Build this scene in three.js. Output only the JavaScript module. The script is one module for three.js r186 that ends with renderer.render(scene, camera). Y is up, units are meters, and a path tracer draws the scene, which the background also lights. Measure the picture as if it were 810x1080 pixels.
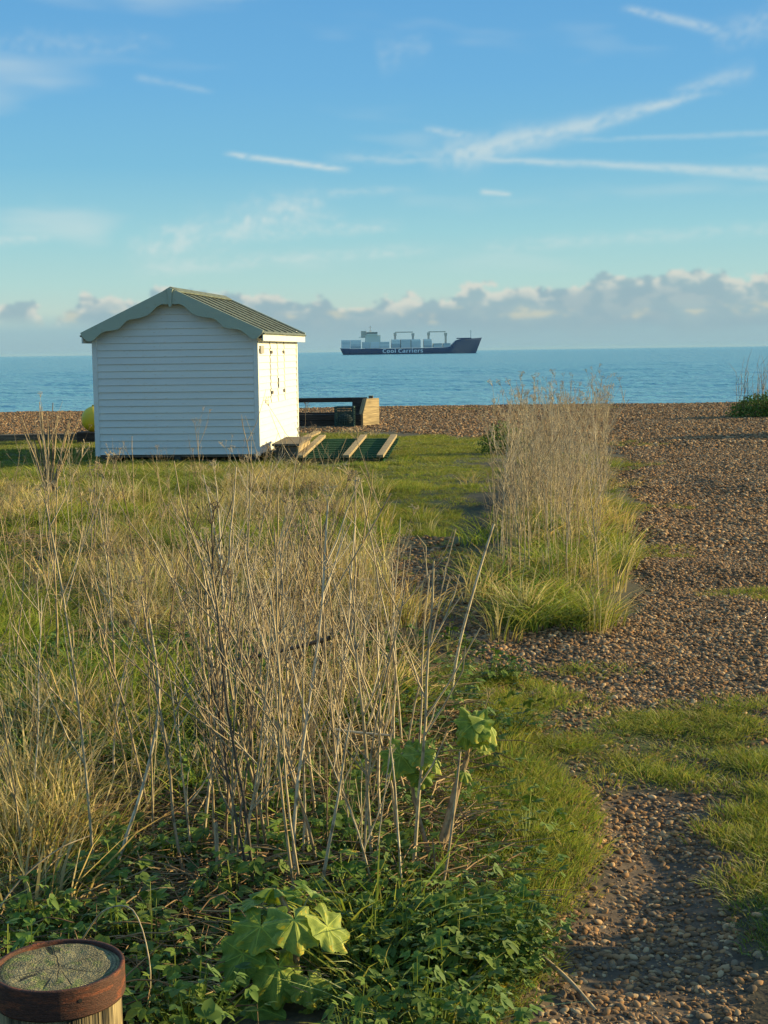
import * as THREE from 'three';
import { mergeGeometries, mergeVertices } from 'three/addons/utils/BufferGeometryUtils.js';
import { FontLoader } from 'three/addons/loaders/FontLoader.js';
import { TextGeometry } from 'three/addons/geometries/TextGeometry.js';

// ------------------------------------------------------------------ camera, sky, sun, exposure
const scene = new THREE.Scene();
const EYE = 1.65;
const camera = new THREE.PerspectiveCamera(38.2, 0.75, 0.1, 60000);
camera.position.set(0, EYE, 0);
camera.rotation.order = 'YXZ';
camera.rotation.set(-0.1083, 0, -0.0136);
const renderer = new THREE.WebGLRenderer({ antialias: true });
renderer.toneMapping = THREE.LinearToneMapping;
renderer.toneMappingExposure = 1.85;
renderer.shadowMap.enabled = true;
renderer.shadowMap.type = THREE.PCFSoftShadowMap;

const SUN_EL = THREE.MathUtils.degToRad(14), SUN_AZ = THREE.MathUtils.degToRad(13);   // from the right, a little beyond
const SUN = new THREE.Vector3(Math.cos(SUN_EL) * Math.cos(SUN_AZ), Math.sin(SUN_EL), -Math.cos(SUN_EL) * Math.sin(SUN_AZ));
const sun = new THREE.DirectionalLight(new THREE.Color(1.0, 0.80, 0.39), 4.9);
sun.name = 'sun';
sun.position.copy(SUN).multiplyScalar(80).add(new THREE.Vector3(0, 0, -18));
sun.target.position.set(0, 0, -18);
sun.castShadow = true;
sun.shadow.mapSize.set(4096, 4096);
Object.assign(sun.shadow.camera, { left: -40, right: 40, top: 25, bottom: -25, near: 1, far: 200 });
sun.shadow.radius = 1.2;
scene.add(sun, sun.target);

// ------------------------------------------------------------------ numbers
let seed = 12345;
const rnd = () => { seed = (seed + 0x6D2B79F5) | 0; let t = Math.imul(seed ^ (seed >>> 15), 1 | seed); t = (t + Math.imul(t ^ (t >>> 7), 61 | t)) ^ t; return ((t ^ (t >>> 14)) >>> 0) / 4294967296; };
const rr = (a, b) => a + (b - a) * rnd();
const gauss = () => (rnd() + rnd() + rnd() + rnd() - 2) * 0.9;
const pick = (a) => a[Math.min(a.length - 1, Math.floor(rnd() * a.length))];
const clamp = THREE.MathUtils.clamp, lerp = THREE.MathUtils.lerp, ss = (a, b, x) => { const t = clamp((x - a) / (b - a), 0, 1); return t * t * (3 - 2 * t); };
function hash2(ix, iy) { let h = Math.imul(ix, 374761393) + Math.imul(iy, 668265263) | 0; h = Math.imul(h ^ (h >>> 13), 1274126177); return ((h ^ (h >>> 16)) >>> 0) / 4294967296; }
function vn(x, y) {
  const ix = Math.floor(x), iy = Math.floor(y); let fx = x - ix, fy = y - iy; fx = fx * fx * (3 - 2 * fx); fy = fy * fy * (3 - 2 * fy);
  const a = hash2(ix, iy), b = hash2(ix + 1, iy), c = hash2(ix, iy + 1), d = hash2(ix + 1, iy + 1);
  return a + (b - a) * fx + (c - a) * fy + (a - b - c + d) * fx * fy;
}
function fbm(x, y, o = 4) { let s = 0, w = 0.5, n = 0; for (let i = 0; i < o; i++) { s += w * vn(x, y); n += w; w *= 0.5; x = x * 2.03 + 17.1; y = y * 2.03 + 9.7; } return s / n; }
const s2l = (v) => { v /= 255; return v <= 0.04045 ? v / 12.92 : ((v + 0.055) / 1.055) ** 2.4; };
const lin = (r, g, b) => [s2l(r), s2l(g), s2l(b)];

// ------------------------------------------------------------------ the sky: air, cirrus streaks, a low bank of cumulus all round the horizon
function makeSky() {
  const W = 4096, H = 2048, data = new Float32Array(W * H * 4);
  const stops = [[0, 152, 182, 192], [0.9, 158, 190, 197], [1.6, 190, 213, 204], [2.6, 178, 215, 211], [4.5, 156, 208, 217], [7, 126, 190, 220], [10, 111, 177, 221], [13.5, 100, 166, 217], [22, 106, 165, 212], [40, 113, 164, 207], [90, 116, 161, 202]]
    .map(([e, r, g, b]) => [e, ...lin(r, g, b)]);   // as seen; divided by the exposure below
  const air = (el, o) => { let i = 0; while (i < stops.length - 2 && el > stops[i + 1][0]) i++; const a = stops[i], b = stops[i + 1], t = clamp((el - a[0]) / (b[0] - a[0]), 0, 1); for (let c = 0; c < 3; c++) o[c] = lerp(a[c + 1], b[c + 1], t); };
  // streaks: azimuth and height of both ends in degrees, half width at both ends, strength
  const S = [];
  const st = (a0, e0, a1, e1, w0, w1, k, rough = 1) => S.push({ a0, e0, a1, e1, w0, w1, k, rough });
  st(-5.6, 7.45, -1.3, 6.85, 0.07, 0.1, 0.75, 0.6);
  st(2.4, 7.15, 12.2, 9.25, 0.5, 0.09, 0.55, 1); st(11.0, 9.25, 13.9, 9.95, 0.16, 0.3, 0.2, 1.4); st(3.2, 7.25, 8.5, 8.2, 0.3, 0.2, 0.3, 1);
  st(1.8, 8.3, 3.6, 7.95, 0.1, 0.14, 0.45); st(3.4, 7.2, 15.6, 6.3, 0.09, 0.13, 0.5, 0.5); st(7.3, 6.95, 15.6, 6.05, 0.06, 0.16, 0.4, 0.6); st(-1.5, 7.25, 2.8, 7.1, 0.16, 0.1, 0.2, 1.3);
  st(7, 7.75, 16, 7.75, 0.05, 0.1, 0.28, 0.8); st(3.85, 5.95, 5.0, 5.82, 0.08, 0.06, 0.6, 0.5); st(9.3, 12.35, 12.7, 11.4, 0.1, 0.16, 0.42, 1); st(12.5, 11.2, 16, 12.0, 0.4, 0.5, 0.2, 1.6);
  st(-15.5, 4.2, -12.2, 4.4, 0.22, 0.1, 0.45, 1); st(-9, 10.15, -6.3, 9.7, 0.12, 0.08, 0.2, 1); st(-15, 11, -8, 11.4, 0.5, 0.3, 0.13, 1.8); st(-7, 12.9, -2.5, 13.5, 0.3, 0.2, 0.14, 1.6);
  st(-9.2, 3.7, -2.2, 5.7, 0.6, 0.5, 0.42, 2); st(-8.6, 4.6, -1.6, 5.1, 0.3, 0.3, 0.3, 1.8); st(-4, 5.9, 1.5, 6.1, 0.2, 0.12, 0.16, 1.6); st(-6.5, 4.4, 0.6, 4.7, 0.25, 0.2, 0.3, 1.6); st(-9, 3.2, 2, 3.8, 0.3, 0.2, 0.26, 1.6); st(-2, 7.2, 3, 7.45, 0.25, 0.2, 0.12, 2); st(4, 3.9, 16, 4.4, 0.25, 0.2, 0.18, 1.6); st(0, 11.0, 2, 11.3, 0.5, 0.4, 0.12, 2);
  let hs = 99; const hr = () => { hs = (Math.imul(hs, 1664525) + 1013904223) >>> 0; return hs / 4294967296; };
  for (let i = 0; i < 190; i++) {   // the same kind of streaks in the rest of the sky
    const a = -180 + 360 * hr(), e = 3 + 60 * hr() ** 1.6, l = 3 + 9 * hr(), s = (hr() - 0.5) * 0.5, w = 0.08 + 0.4 * hr() ** 2, k = 0.12 + 0.4 * hr(), q = 0.6 + 1.2 * hr();
    if (Math.abs(a) < 26 && e < 18) continue;
    st(a, e, a + l / Math.cos(e * Math.PI / 180), e + l * s, w, w * (0.4 + hr()), k, q);
  }
  const cir = lin(218, 228, 224), shade = lin(143, 171, 185), dim = lin(158, 186, 193), lit = lin(216, 217, 207), glow = lin(228, 218, 188);
  const o = [0, 0, 0];
  // how high the bank stands, in degrees, in and around the view; further round it follows the noise alone
  const bankPts = [[-16, 2.05], [-14.6, 1.95], [-13.2, 2.15], [-12.6, 1.3], [-12.1, 1.7], [-11.2, 2.3], [-9.5, 2.45], [-8, 2.35], [-5.2, 2.45], [-3.5, 2.25], [-2.4, 2.35], [-1, 1.95], [0.4, 2.25], [2.5, 2.3], [3.6, 2.7], [5.2, 2.4], [7, 2.65], [9, 2.85], [10, 2.6], [11.5, 2.9], [13.5, 2.85], [16, 2.6]];
  const bankTop = (az) => {
    const n = 1.7 + 1.5 * fbm(az * 0.16 + 50, 3.3, 3);
    if (az < -22 || az > 22) return n;
    let v = n; const P = bankPts;
    if (az <= P[0][0]) v = lerp(n, P[0][1], ss(-22, -16, az)); else if (az >= P[P.length - 1][0]) v = lerp(P[P.length - 1][1], n, ss(16, 22, az));
    else for (let i = 0; i < P.length - 1; i++) if (az < P[i + 1][0]) { v = lerp(P[i][1], P[i + 1][1], (az - P[i][0]) / (P[i + 1][0] - P[i][0])); break; }
    return v;
  };
  const cols = new Float64Array(W), tops = new Float64Array(W);
  for (let x = 0; x < W; x++) { let az = ((x + 0.5) / W - 0.5) * 360 + 90; if (az > 180) az -= 360; cols[x] = az; tops[x] = bankTop(az) - 0.1; }
  const edge = new Float32Array(W);
  const lower = lin(120, 128, 118);
  for (let y = 0; y < H; y++) {
    const el = ((y + 0.5) / H - 0.5) * 180, near = S.filter((s) => Math.abs(el - (s.e0 + s.e1) / 2) < Math.abs(s.e1 - s.e0) / 2 + 2.2);
    for (let x = 0; x < W; x++) {
      const i = (y * W + x) * 4;
      if (el < 0) { data[i] = lower[0]; data[i + 1] = lower[1]; data[i + 2] = lower[2]; data[i + 3] = 1; continue; }
      const az = cols[x], ca = Math.cos(el * Math.PI / 180), ax = az * Math.max(ca, 0.2);
      air(el, o);
      // thin veil of cirrus
      let c = ss(0.52, 0.85, fbm(ax * 0.13 + el * 0.1 + 300, el * 0.6 + 40, 4)) * 0.42 * (1 - 0.6 * ss(40, 90, el)) * ss(1.5, 4, el);
      for (const s of near) {
        const dx = s.a1 - s.a0, dy = s.e1 - s.e0, t = ((az - s.a0) * dx + (el - s.e0) * dy) / (dx * dx + dy * dy);
        if (t < -0.12 || t > 1.12) continue;
        const tc = clamp(t, 0, 1), w = lerp(s.w0, s.w1, tc), wob = (fbm(az * 0.8 + s.a0 * 7, s.e0 * 5, 3) - 0.5) * w * 0.9;
        const d = (el - (s.e0 + dy * tc) - wob) / w;
        if (Math.abs(d) > 3) continue;
        const ln = Math.hypot(dx, dy), br = ss(0.22, 0.62, 0.5 * fbm(t * ln * 1.1 + s.a0 * 3 + d * 0.35, d * 1.3 + s.e0 * 9, 4) + 0.5 * fbm(t * ln * 4 - d * 0.6 + s.a0, d * 2.2 + s.e0, 3) + (1 - s.rough) * 0.15);
        c = Math.max(c, Math.min(0.8, s.k * (s.rough > 1.2 ? 1.6 : 1.1)) * Math.exp(-d * d * 0.9) * lerp(1, br, 0.8) * ss(-0.1, 0.08, t) * (1 - ss(0.85, 1.1, t)));
      }
      for (let k = 0; k < 3; k++) o[k] = lerp(o[k], cir[k], Math.min(1, c));
      // the bank
      if (el < 5) {
        const n = fbm(az * 0.95 + 20, el * 1.6 + 3, 5), n2 = fbm(az * 0.5 - 60, el * 1.5 + 11, 4), T = tops[x] + (n - 0.5) * 1.5;
        const left = ss(-8.5, -12.5, az) * (az > -40 ? 1 : 0);   // broken to the left
        let cov = ss(-0.03, 0.09, T - el + (fbm(az * 5 + 9, el * 7, 3) - 0.5) * 0.16);
        const floorE = lerp(0.75, 1.35 + 0.5 * (n2 - 0.5), left);
        cov *= ss(floorE - 0.45, floorE + 0.3, el + (n2 - 0.5) * 0.8) * lerp(1, ss(0.30, 0.45, n2 + 0.08), left);
        const rim = ss(0.75, 0.0, T - el), puff = ss(0.42, 0.62, fbm(az * 1.6 + 31, el * 2.8 + 8, 5));
        const litness = clamp(rim * 0.62 * puff * 1.5 + puff * 0.24 * ss(0.5, 2.4, el), 0, 1);
        const low = ss(0.34, 0.1, Math.abs(el - 1.35 - (n2 - 0.5) * 0.5)) * ss(0.54, 0.76, fbm(az * 1.1 + 77, el * 3 + 5, 4));
        for (let k = 0; k < 3; k++) { let v = lerp(lerp(shade[k], dim[k], n2), lit[k], litness); v = lerp(v, glow[k], low * 0.5); o[k] = lerp(o[k], v, cov * 0.88); }
      }
      for (let k = 0; k < 3; k++) data[i + k] = o[k] / renderer.toneMappingExposure; data[i + 3] = 1;
    }
  }
  const t = new THREE.DataTexture(data, W, H, THREE.RGBAFormat, THREE.FloatType);
  t.mapping = THREE.EquirectangularReflectionMapping; t.magFilter = t.minFilter = THREE.LinearFilter; t.wrapS = THREE.RepeatWrapping; t.colorSpace = THREE.LinearSRGBColorSpace; t.needsUpdate = true;
  return t;
}
const skyTex = makeSky();
scene.background = skyTex; scene.environment = skyTex;

// ------------------------------------------------------------------ helpers
const taken = new Map();
function numbered(n) { const k = taken.get(n) ?? 0; taken.set(n, k + 1); return k ? n + '_' + String(k).padStart(3, '0') : n; }
function mesh(name, geo, mat, parent) { const m = new THREE.Mesh(geo, mat); m.name = parent ? name : numbered(name); m.castShadow = m.receiveShadow = true; (parent ?? scene).add(m); return m; }
function tag(o, label, category, group, kind) { if (label) o.userData.label = label; if (category) o.userData.category = category; if (group) o.userData.group = group; if (kind) o.userData.kind = kind; return o; }
function thing(name, label, category, [x, y, z] = [0, 0, 0], turn = 0, group) { const o = new THREE.Group(); o.name = numbered(name); o.position.set(x, y, z); o.rotation.y = turn; scene.add(o); return tag(o, label, category, group); }
function inst(name, geo, mat, list, parent) {   // list: [Matrix4, Color]
  const m = new THREE.InstancedMesh(geo, mat, list.length); m.name = parent ? name : numbered(name); m.castShadow = m.receiveShadow = true;
  list.forEach(([M, C], i) => { m.setMatrixAt(i, M); if (C) m.setColorAt(i, C); });
  (parent ?? scene).add(m); m.userData.kind = 'stuff'; return m;
}
const C = (r, g, b) => new THREE.Color().setRGB(r, g, b);
const V = (x, y, z) => new THREE.Vector3(x, y, z);
function std(r, g, b, rough = 0.8, extra = {}) { return new THREE.MeshStandardMaterial({ color: C(r, g, b), roughness: rough, ...extra }); }
function leafy(r, g, b, trans = 0.35, extra = {}) { return new THREE.MeshPhysicalMaterial({ color: C(r, g, b), roughness: 0.9, transmission: trans, thickness: 0, side: THREE.DoubleSide, specularIntensity: 0.4, ...extra }); }
function dataTex(w, h, fn, srgb) {
  const d = new Uint8Array(w * h * 4);
  for (let y = 0; y < h; y++) for (let x = 0; x < w; x++) { const v = fn(x / w, y / h, x, y), i = (y * w + x) * 4; d[i] = clamp(v[0], 0, 255); d[i + 1] = clamp(v[1], 0, 255); d[i + 2] = clamp(v[2], 0, 255); d[i + 3] = 255; }
  const t = new THREE.DataTexture(d, w, h); t.wrapS = t.wrapT = THREE.RepeatWrapping; t.magFilter = THREE.LinearFilter; t.minFilter = THREE.LinearMipmapLinearFilter; t.generateMipmaps = true; if (srgb) t.colorSpace = THREE.SRGBColorSpace; t.needsUpdate = true; return t;
}
// noise that repeats after p cells
function tvn(x, y, p) { const f = (a) => ((a % p) + p) % p, ix = Math.floor(x), iy = Math.floor(y); let fx = x - ix, fy = y - iy; fx = fx * fx * (3 - 2 * fx); fy = fy * fy * (3 - 2 * fy); const a = hash2(f(ix), f(iy)), b = hash2(f(ix + 1), f(iy)), c = hash2(f(ix), f(iy + 1)), d = hash2(f(ix + 1), f(iy + 1)); return a + (b - a) * fx + (c - a) * fy + (a - b - c + d) * fx * fy; }
function tfbm(u, v, p, o) { let s = 0, w = 0.5, n = 0; for (let i = 0; i < o; i++) { s += w * tvn(u * p + i * 0, v * p, p); n += w; w *= 0.55; p *= 2; } return s / n; }
const box = (w, h, d, x = 0, y = 0, z = 0) => new THREE.BoxGeometry(w, h, d).translate(x, y, z);
const merge = (a) => mergeGeometries(a.map((g) => { const q = g.index ? g.toNonIndexed() : g; for (const k of Object.keys(q.attributes)) if (!['position', 'normal', 'uv'].includes(k)) q.deleteAttribute(k); return q; }));
// box with small chamfered edges (extruded)
function cbox(w, h, d, c = 0.006) {
  const s = new THREE.Shape(), a = w / 2 - c, b = h / 2 - c; s.moveTo(-a, -b - 0); s.lineTo(a, -b); s.lineTo(a, b); s.lineTo(-a, b); s.closePath();
  return new THREE.ExtrudeGeometry(s, { depth: d - 2 * c, bevelEnabled: true, bevelThickness: c, bevelSize: c, bevelSegments: 1 }).translate(0, 0, -d / 2 + c);
}
// tapering tube through points with n sides
function tube(pts, radii, n = 5) {
  const pos = [], nor = [], uv = [], idx = [], up = V(0, 1, 0); let len = 0, ref = null;
  for (let i = 0; i < pts.length; i++) {
    const t = pts[Math.min(i + 1, pts.length - 1)].clone().sub(pts[Math.max(i - 1, 0)]).normalize();
    if (i) len += pts[i].distanceTo(pts[i - 1]);
    const a = (ref ?? (Math.abs(t.y) < 0.9 ? up : V(1, 0, 0))).clone(); a.addScaledVector(t, -a.dot(t)).normalize(); ref = a; const b = t.clone().cross(a);
    for (let k = 0; k <= n; k++) { const q = k / n * Math.PI * 2, x = Math.cos(q), y = Math.sin(q), d = V(0, 0, 0).addScaledVector(a, x).addScaledVector(b, y); pos.push(pts[i].x + d.x * radii[i], pts[i].y + d.y * radii[i], pts[i].z + d.z * radii[i]); nor.push(d.x, d.y, d.z); uv.push(k / n, len); }
  }
  const m = n + 1;
  for (let i = 0; i < pts.length - 1; i++) for (let k = 0; k < n; k++) { const a = i * m + k, b = a + 1, c = a + m, d = c + 1; idx.push(a, b, c, b, d, c); }
  const g = new THREE.BufferGeometry(); g.setAttribute('position', new THREE.Float32BufferAttribute(pos, 3)); g.setAttribute('normal', new THREE.Float32BufferAttribute(nor, 3)); g.setAttribute('uv', new THREE.Float32BufferAttribute(uv, 2)); g.setIndex(idx); return g;
}

// ------------------------------------------------------------------ the lie of the land (metres; camera above 0,0 looking to -z)
const P_beach = [[0.3, -30.5], [2.07, -27.7], [2.95, -28.5], [4.1, -25], [2.9, -17], [1.98, -11], [1.61, -9.35], [0.99, -7.9], [0.72, -7.75], [0.78, -7.2], [0.97, -6.81], [1.29, -6.75], [1.8, -6.86], [4, -6.9], [30, -8], [60, -45], [60, -75], [-60, -75], [-60, -31], [-8, -30.2]];
const P_path = [[0.7, -5.55], [0.68, -5.06], [0.67, -4.66], [0.49, -4.26], [0.38, -3.76], [0.29, -3.48], [0.1, -2], [-0.2, 3], [1.2, 3], [0.95, -2.5], [0.94, -3.46], [1.0, -3.86], [1.0, -4.28], [1.1, -4.69], [1.15, -5.4]];
const P_lawn = [[-1.6, -30], [2.0, -27.7], [1.9, -25.5], [1.05, -17], [0.64, -11.1], [0.55, -9], [0.2, -9.4], [-0.05, -11.2], [-0.3, -17], [-0.8, -19.5], [-6, -20.2], [-10, -20.5], [-10, -30]];
const P_bridge = [[0.4, -7.5], [0.94, -6.8], [1.78, -6.78], [4, -6.8], [4, -2.8], [1.15, -3], [1.0, -3.9], [1.02, -4.24], [1.04, -4.7], [1.16, -5.35], [0.7, -5.45]];
const P_verge = [[0.7, -5.4], [0.42, -7.5], [0.25, -7.3], [0.18, -5.5], [0.12, -4.4], [0.06, -3.2], [0.3, -3.45], [0.4, -3.8], [0.5, -4.3], [0.69, -4.66]];
const P_bare = [[-0.05, -13.5], [0.5, -12.8], [0.55, -9.4], [0.7, -7.9], [0.35, -7.2], [0.15, -8.6], [-0.05, -10.2]];
const P_clump = [[0.72, -11.1], [0.66, -8.9], [0.8, -8.35], [1.15, -8.3], [1.48, -9.4], [1.72, -11], [2.5, -16], [3.4, -22], [3.0, -25], [2.5, -25], [1.62, -17], [0.95, -12.5]];
function inside(P, x, z) {   // signed distance, positive within
  let d = 1e9, c = false;
  for (let i = 0, j = P.length - 1; i < P.length; j = i++) {
    const ax = P[j][0], az = P[j][1], ex = P[i][0] - ax, ez = P[i][1] - az, t = clamp(((x - ax) * ex + (z - az) * ez) / (ex * ex + ez * ez), 0, 1), px = x - ax - ex * t, pz = z - az - ez * t;
    d = Math.min(d, px * px + pz * pz);
    if ((P[i][1] > z) !== (az > z) && x < (ax - P[i][0]) * (z - P[i][1]) / (az - P[i][1]) + P[i][0]) c = !c;
  }
  return c ? Math.sqrt(d) : -Math.sqrt(d);
}
const rag = (x, z) => (fbm(x * 2.2 + 5, z * 1.4 + 9, 3) - 0.5) * (0.35 + 0.05 * Math.abs(z));
function zone(x, z) {
  const w = rag(x, z), k = 0.05 + 0.012 * Math.abs(z), on = (P, s = 1) => ss(-k, k, inside(P, x, z) + w * s);
  const path = on(P_path, 0.45), beach = on(P_beach, 0.6), clump = on(P_clump, 0.4), lawn = on(P_lawn), bridge = on(P_bridge, 0.5), verge = on(P_verge, 0.4), bare = on(P_bare, 0.6);
  return { path, beach, clump, lawn, bridge, verge, bare, shingle: Math.max(path, beach * (1 - clump)) };
}
function height(x, z) {
  let h = (fbm(x * 0.35 + 40, z * 0.35, 3) - 0.5) * 0.10 + (fbm(x * 1.7, z * 1.7 + 70, 3) - 0.5) * 0.05;
  h -= 0.035 * ss(-0.1, 0.25, inside(P_path, x, z)) * (1 - ss(-5, -6, z));
  h += 0.10 * ss(-0.2, 0.5, inside(P_clump, x, z));
  h += 0.11 * (fbm(x * 0.9 + 7, z * 1.1 + 3, 2) - 0.5) * ss(-9, -11, z) * (1 - ss(-19, -22, z));
  h *= 1 - 0.6 * ss(-18, -24, z);
  const e = -z - 42.5; if (e > -4) h -= e > 0 ? Math.min(0.02 * e * e + 0.015 * e, 0.2 * e) : 0;
  if (e > -6) h += 0.05 * ss(-6, -1, e) * (1 - ss(-1, 4, e));
  return h;
}
const SEA_Y = -2.6;

// ------------------------------------------------------------------ ground
const grit = dataTex(1024, 1024, (u, v) => { const a = tfbm(u, v, 16, 6), b = tfbm(u + 0.37, v + 0.21, 64, 4), k = 205 + 90 * (a - 0.5) + 130 * (b - 0.5); return [k, k * 0.985, k * 0.96]; }, true);
const gritBump = dataTex(1024, 1024, (u, v) => { const a = tfbm(u, v, 24, 5), b = tfbm(u + 0.13, v + 0.71, 110, 3), k = 255 * (a * 0.5 + b * 0.5); return [k, k, k]; });
{
  const zs = []; for (let z = 7; z > -13; z -= 0.05 + Math.max(0, -z) * 0.004 + Math.max(0, z - -2) * 0.03) zs.push(z); for (let z = -13; z > -70; z -= 0.16 + (-z - 13) * 0.008) zs.push(z); zs.push(-74, -90, -130);
  const ss_ = []; const NC = 200; for (let i = 0; i <= NC; i++) { const t = i / NC * 2 - 1; ss_.push(0.75 * t + 0.25 * t * t * t); }
  ss_.unshift(-12, -5, -2.4, -1.4); ss_.push(1.4, 2.4, 5, 12);
  const pos = [], col = [], uv = [], idx = [], n = ss_.length;
  for (const z of zs) for (const s of ss_) {
    const w = 3 + 0.42 * Math.abs(z), x = s * w, q = zone(x, z);
    const h = height(x, z); pos.push(x, h, z); uv.push(x / 1.7, z / 1.7);
    const n1 = fbm(x * 3 + 9, z * 3, 3), n2 = fbm(x * 9 + 31, z * 9, 2);
    let c = [lerp(0.055, 0.10, n1), lerp(0.05, 0.08, n1), lerp(0.022, 0.04, n1)];                       // earth and thatch under the grass
    const mix = (d, t) => { for (let k = 0; k < 3; k++) c[k] = lerp(c[k], d[k], t); };
    mix([0.07, 0.105, 0.028], Math.max(q.lawn, q.bridge * 0.8, q.verge) * 0.8);
    mix([0.15, 0.105, 0.07], q.bare * 0.8 * n1 * 1.6);
    mix([0.13 + 0.06 * n2, 0.088 + 0.04 * n2, 0.056 + 0.03 * n2], q.shingle);
    col.push(...c);
  }
  for (let r = 0; r < zs.length - 1; r++) for (let k = 0; k < n - 1; k++) { const a = r * n + k, b = a + 1, d = a + n, e = d + 1; idx.push(a, b, d, b, e, d); }
  const g = new THREE.BufferGeometry(); g.setAttribute('position', new THREE.Float32BufferAttribute(pos, 3)); g.setAttribute('color', new THREE.Float32BufferAttribute(col, 3)); g.setAttribute('uv', new THREE.Float32BufferAttribute(uv, 2)); g.setIndex(idx); g.computeVertexNormals();
  var ground = mesh('ground', g, new THREE.MeshStandardMaterial({ vertexColors: true, map: grit, bumpMap: gritBump, bumpScale: 0.006, roughness: 0.95, side: THREE.DoubleSide }));
  tag(ground, 'ground of earth and brown shingle running down to the sea', null, null, 'structure');
}

// ------------------------------------------------------------------ sea
{
  const zs = [-46]; let z = -46; while (z > -640) { z -= 0.5 + (-z - 46) * 0.006; zs.push(z); } while (z > -26000) { z *= 1.35; zs.push(z); }
  const xs = []; for (let i = -90; i <= 90; i++) xs.push(i / 90);
  const full = [-14, -6, -2.5, -1.4, ...xs, 1.4, 2.5, 6, 14], n = full.length, pos = [], uv = [], idx = [];
  for (const zz of zs) for (const s of full) {
    const x = s * (18 + 0.4 * -zz);
    const fade = 1 - ss(300, 620, -zz), a = 0.09 + 0.17 * ss(60, 200, -zz);
    const y = fade * a * ((fbm(x * 0.05 + 3, zz * 0.22, 3) - 0.5) * 2.2 + (fbm(x * 0.22 + 80, zz * 0.75 + 5, 2) - 0.5) * 0.9);
    pos.push(x, SEA_Y + y, zz); uv.push(x / 34, zz / 17);
  }
  for (let r = 0; r < zs.length - 1; r++) for (let k = 0; k < n - 1; k++) { const a = r * n + k, b = a + 1, d = a + n, e = d + 1; idx.push(a, b, d, b, e, d); }
  const g = new THREE.BufferGeometry(); g.setAttribute('position', new THREE.Float32BufferAttribute(pos, 3)); g.setAttribute('uv', new THREE.Float32BufferAttribute(uv, 2)); g.setIndex(idx); g.computeVertexNormals();
  const ripple = dataTex(1024, 1024, (u, v) => { const k = 255 * (0.55 * tfbm(u, v, 10, 3) + 0.45 * tfbm(u + 0.3, v + 0.6, 40, 4)); return [k, k, k]; });
  const sea = mesh('sea', g, new THREE.MeshPhysicalMaterial({ color: C(0.125, 0.34, 0.41), roughness: 0.2, ior: 1.33, bumpMap: ripple, bumpScale: 0.9, side: THREE.DoubleSide }));
  tag(sea, 'calm blue sea reaching to the horizon', null, null, 'structure');
}

// ------------------------------------------------------------------ beach hut
const paintBump = dataTex(512, 512, (u, v) => { const k = 128 + 90 * (tfbm(u, v, 6, 4) - 0.5) + 60 * (tvn(u * 8, v * 180, 180) - 0.5); return [k, k, k]; });
const paintTone = dataTex(512, 512, (u, v) => { const a = tfbm(u, v, 5, 5), b = tvn(u * 6, v * 160, 160), st = ss(0.7, 0.84, tfbm(u + 0.2, v + 0.4, 24, 4)), k = 246 - 12 * a - 6 * b - 9 * st; return [k, k - 0.5 * st * 14, k - st * 16 - 2]; }, true);
const woodTone = dataTex(512, 512, (u, v) => { const w = tfbm(u, v, 3, 3) * 3, a = tvn(u * 4 + w, v * 64 + w * 1.0, 64), b = tvn(u * 8, v * 256, 256), k = 190 + 70 * (a - 0.5) + 55 * (b - 0.5); return [k, k * 0.97, k * 0.93]; }, true);
const woodBump = dataTex(512, 512, (u, v) => { const a = tvn(u * 4, v * 64, 64), b = tvn(u * 8, v * 256, 256), k = 255 * (a * 0.5 + b * 0.5); return [k, k, k]; });
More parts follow.
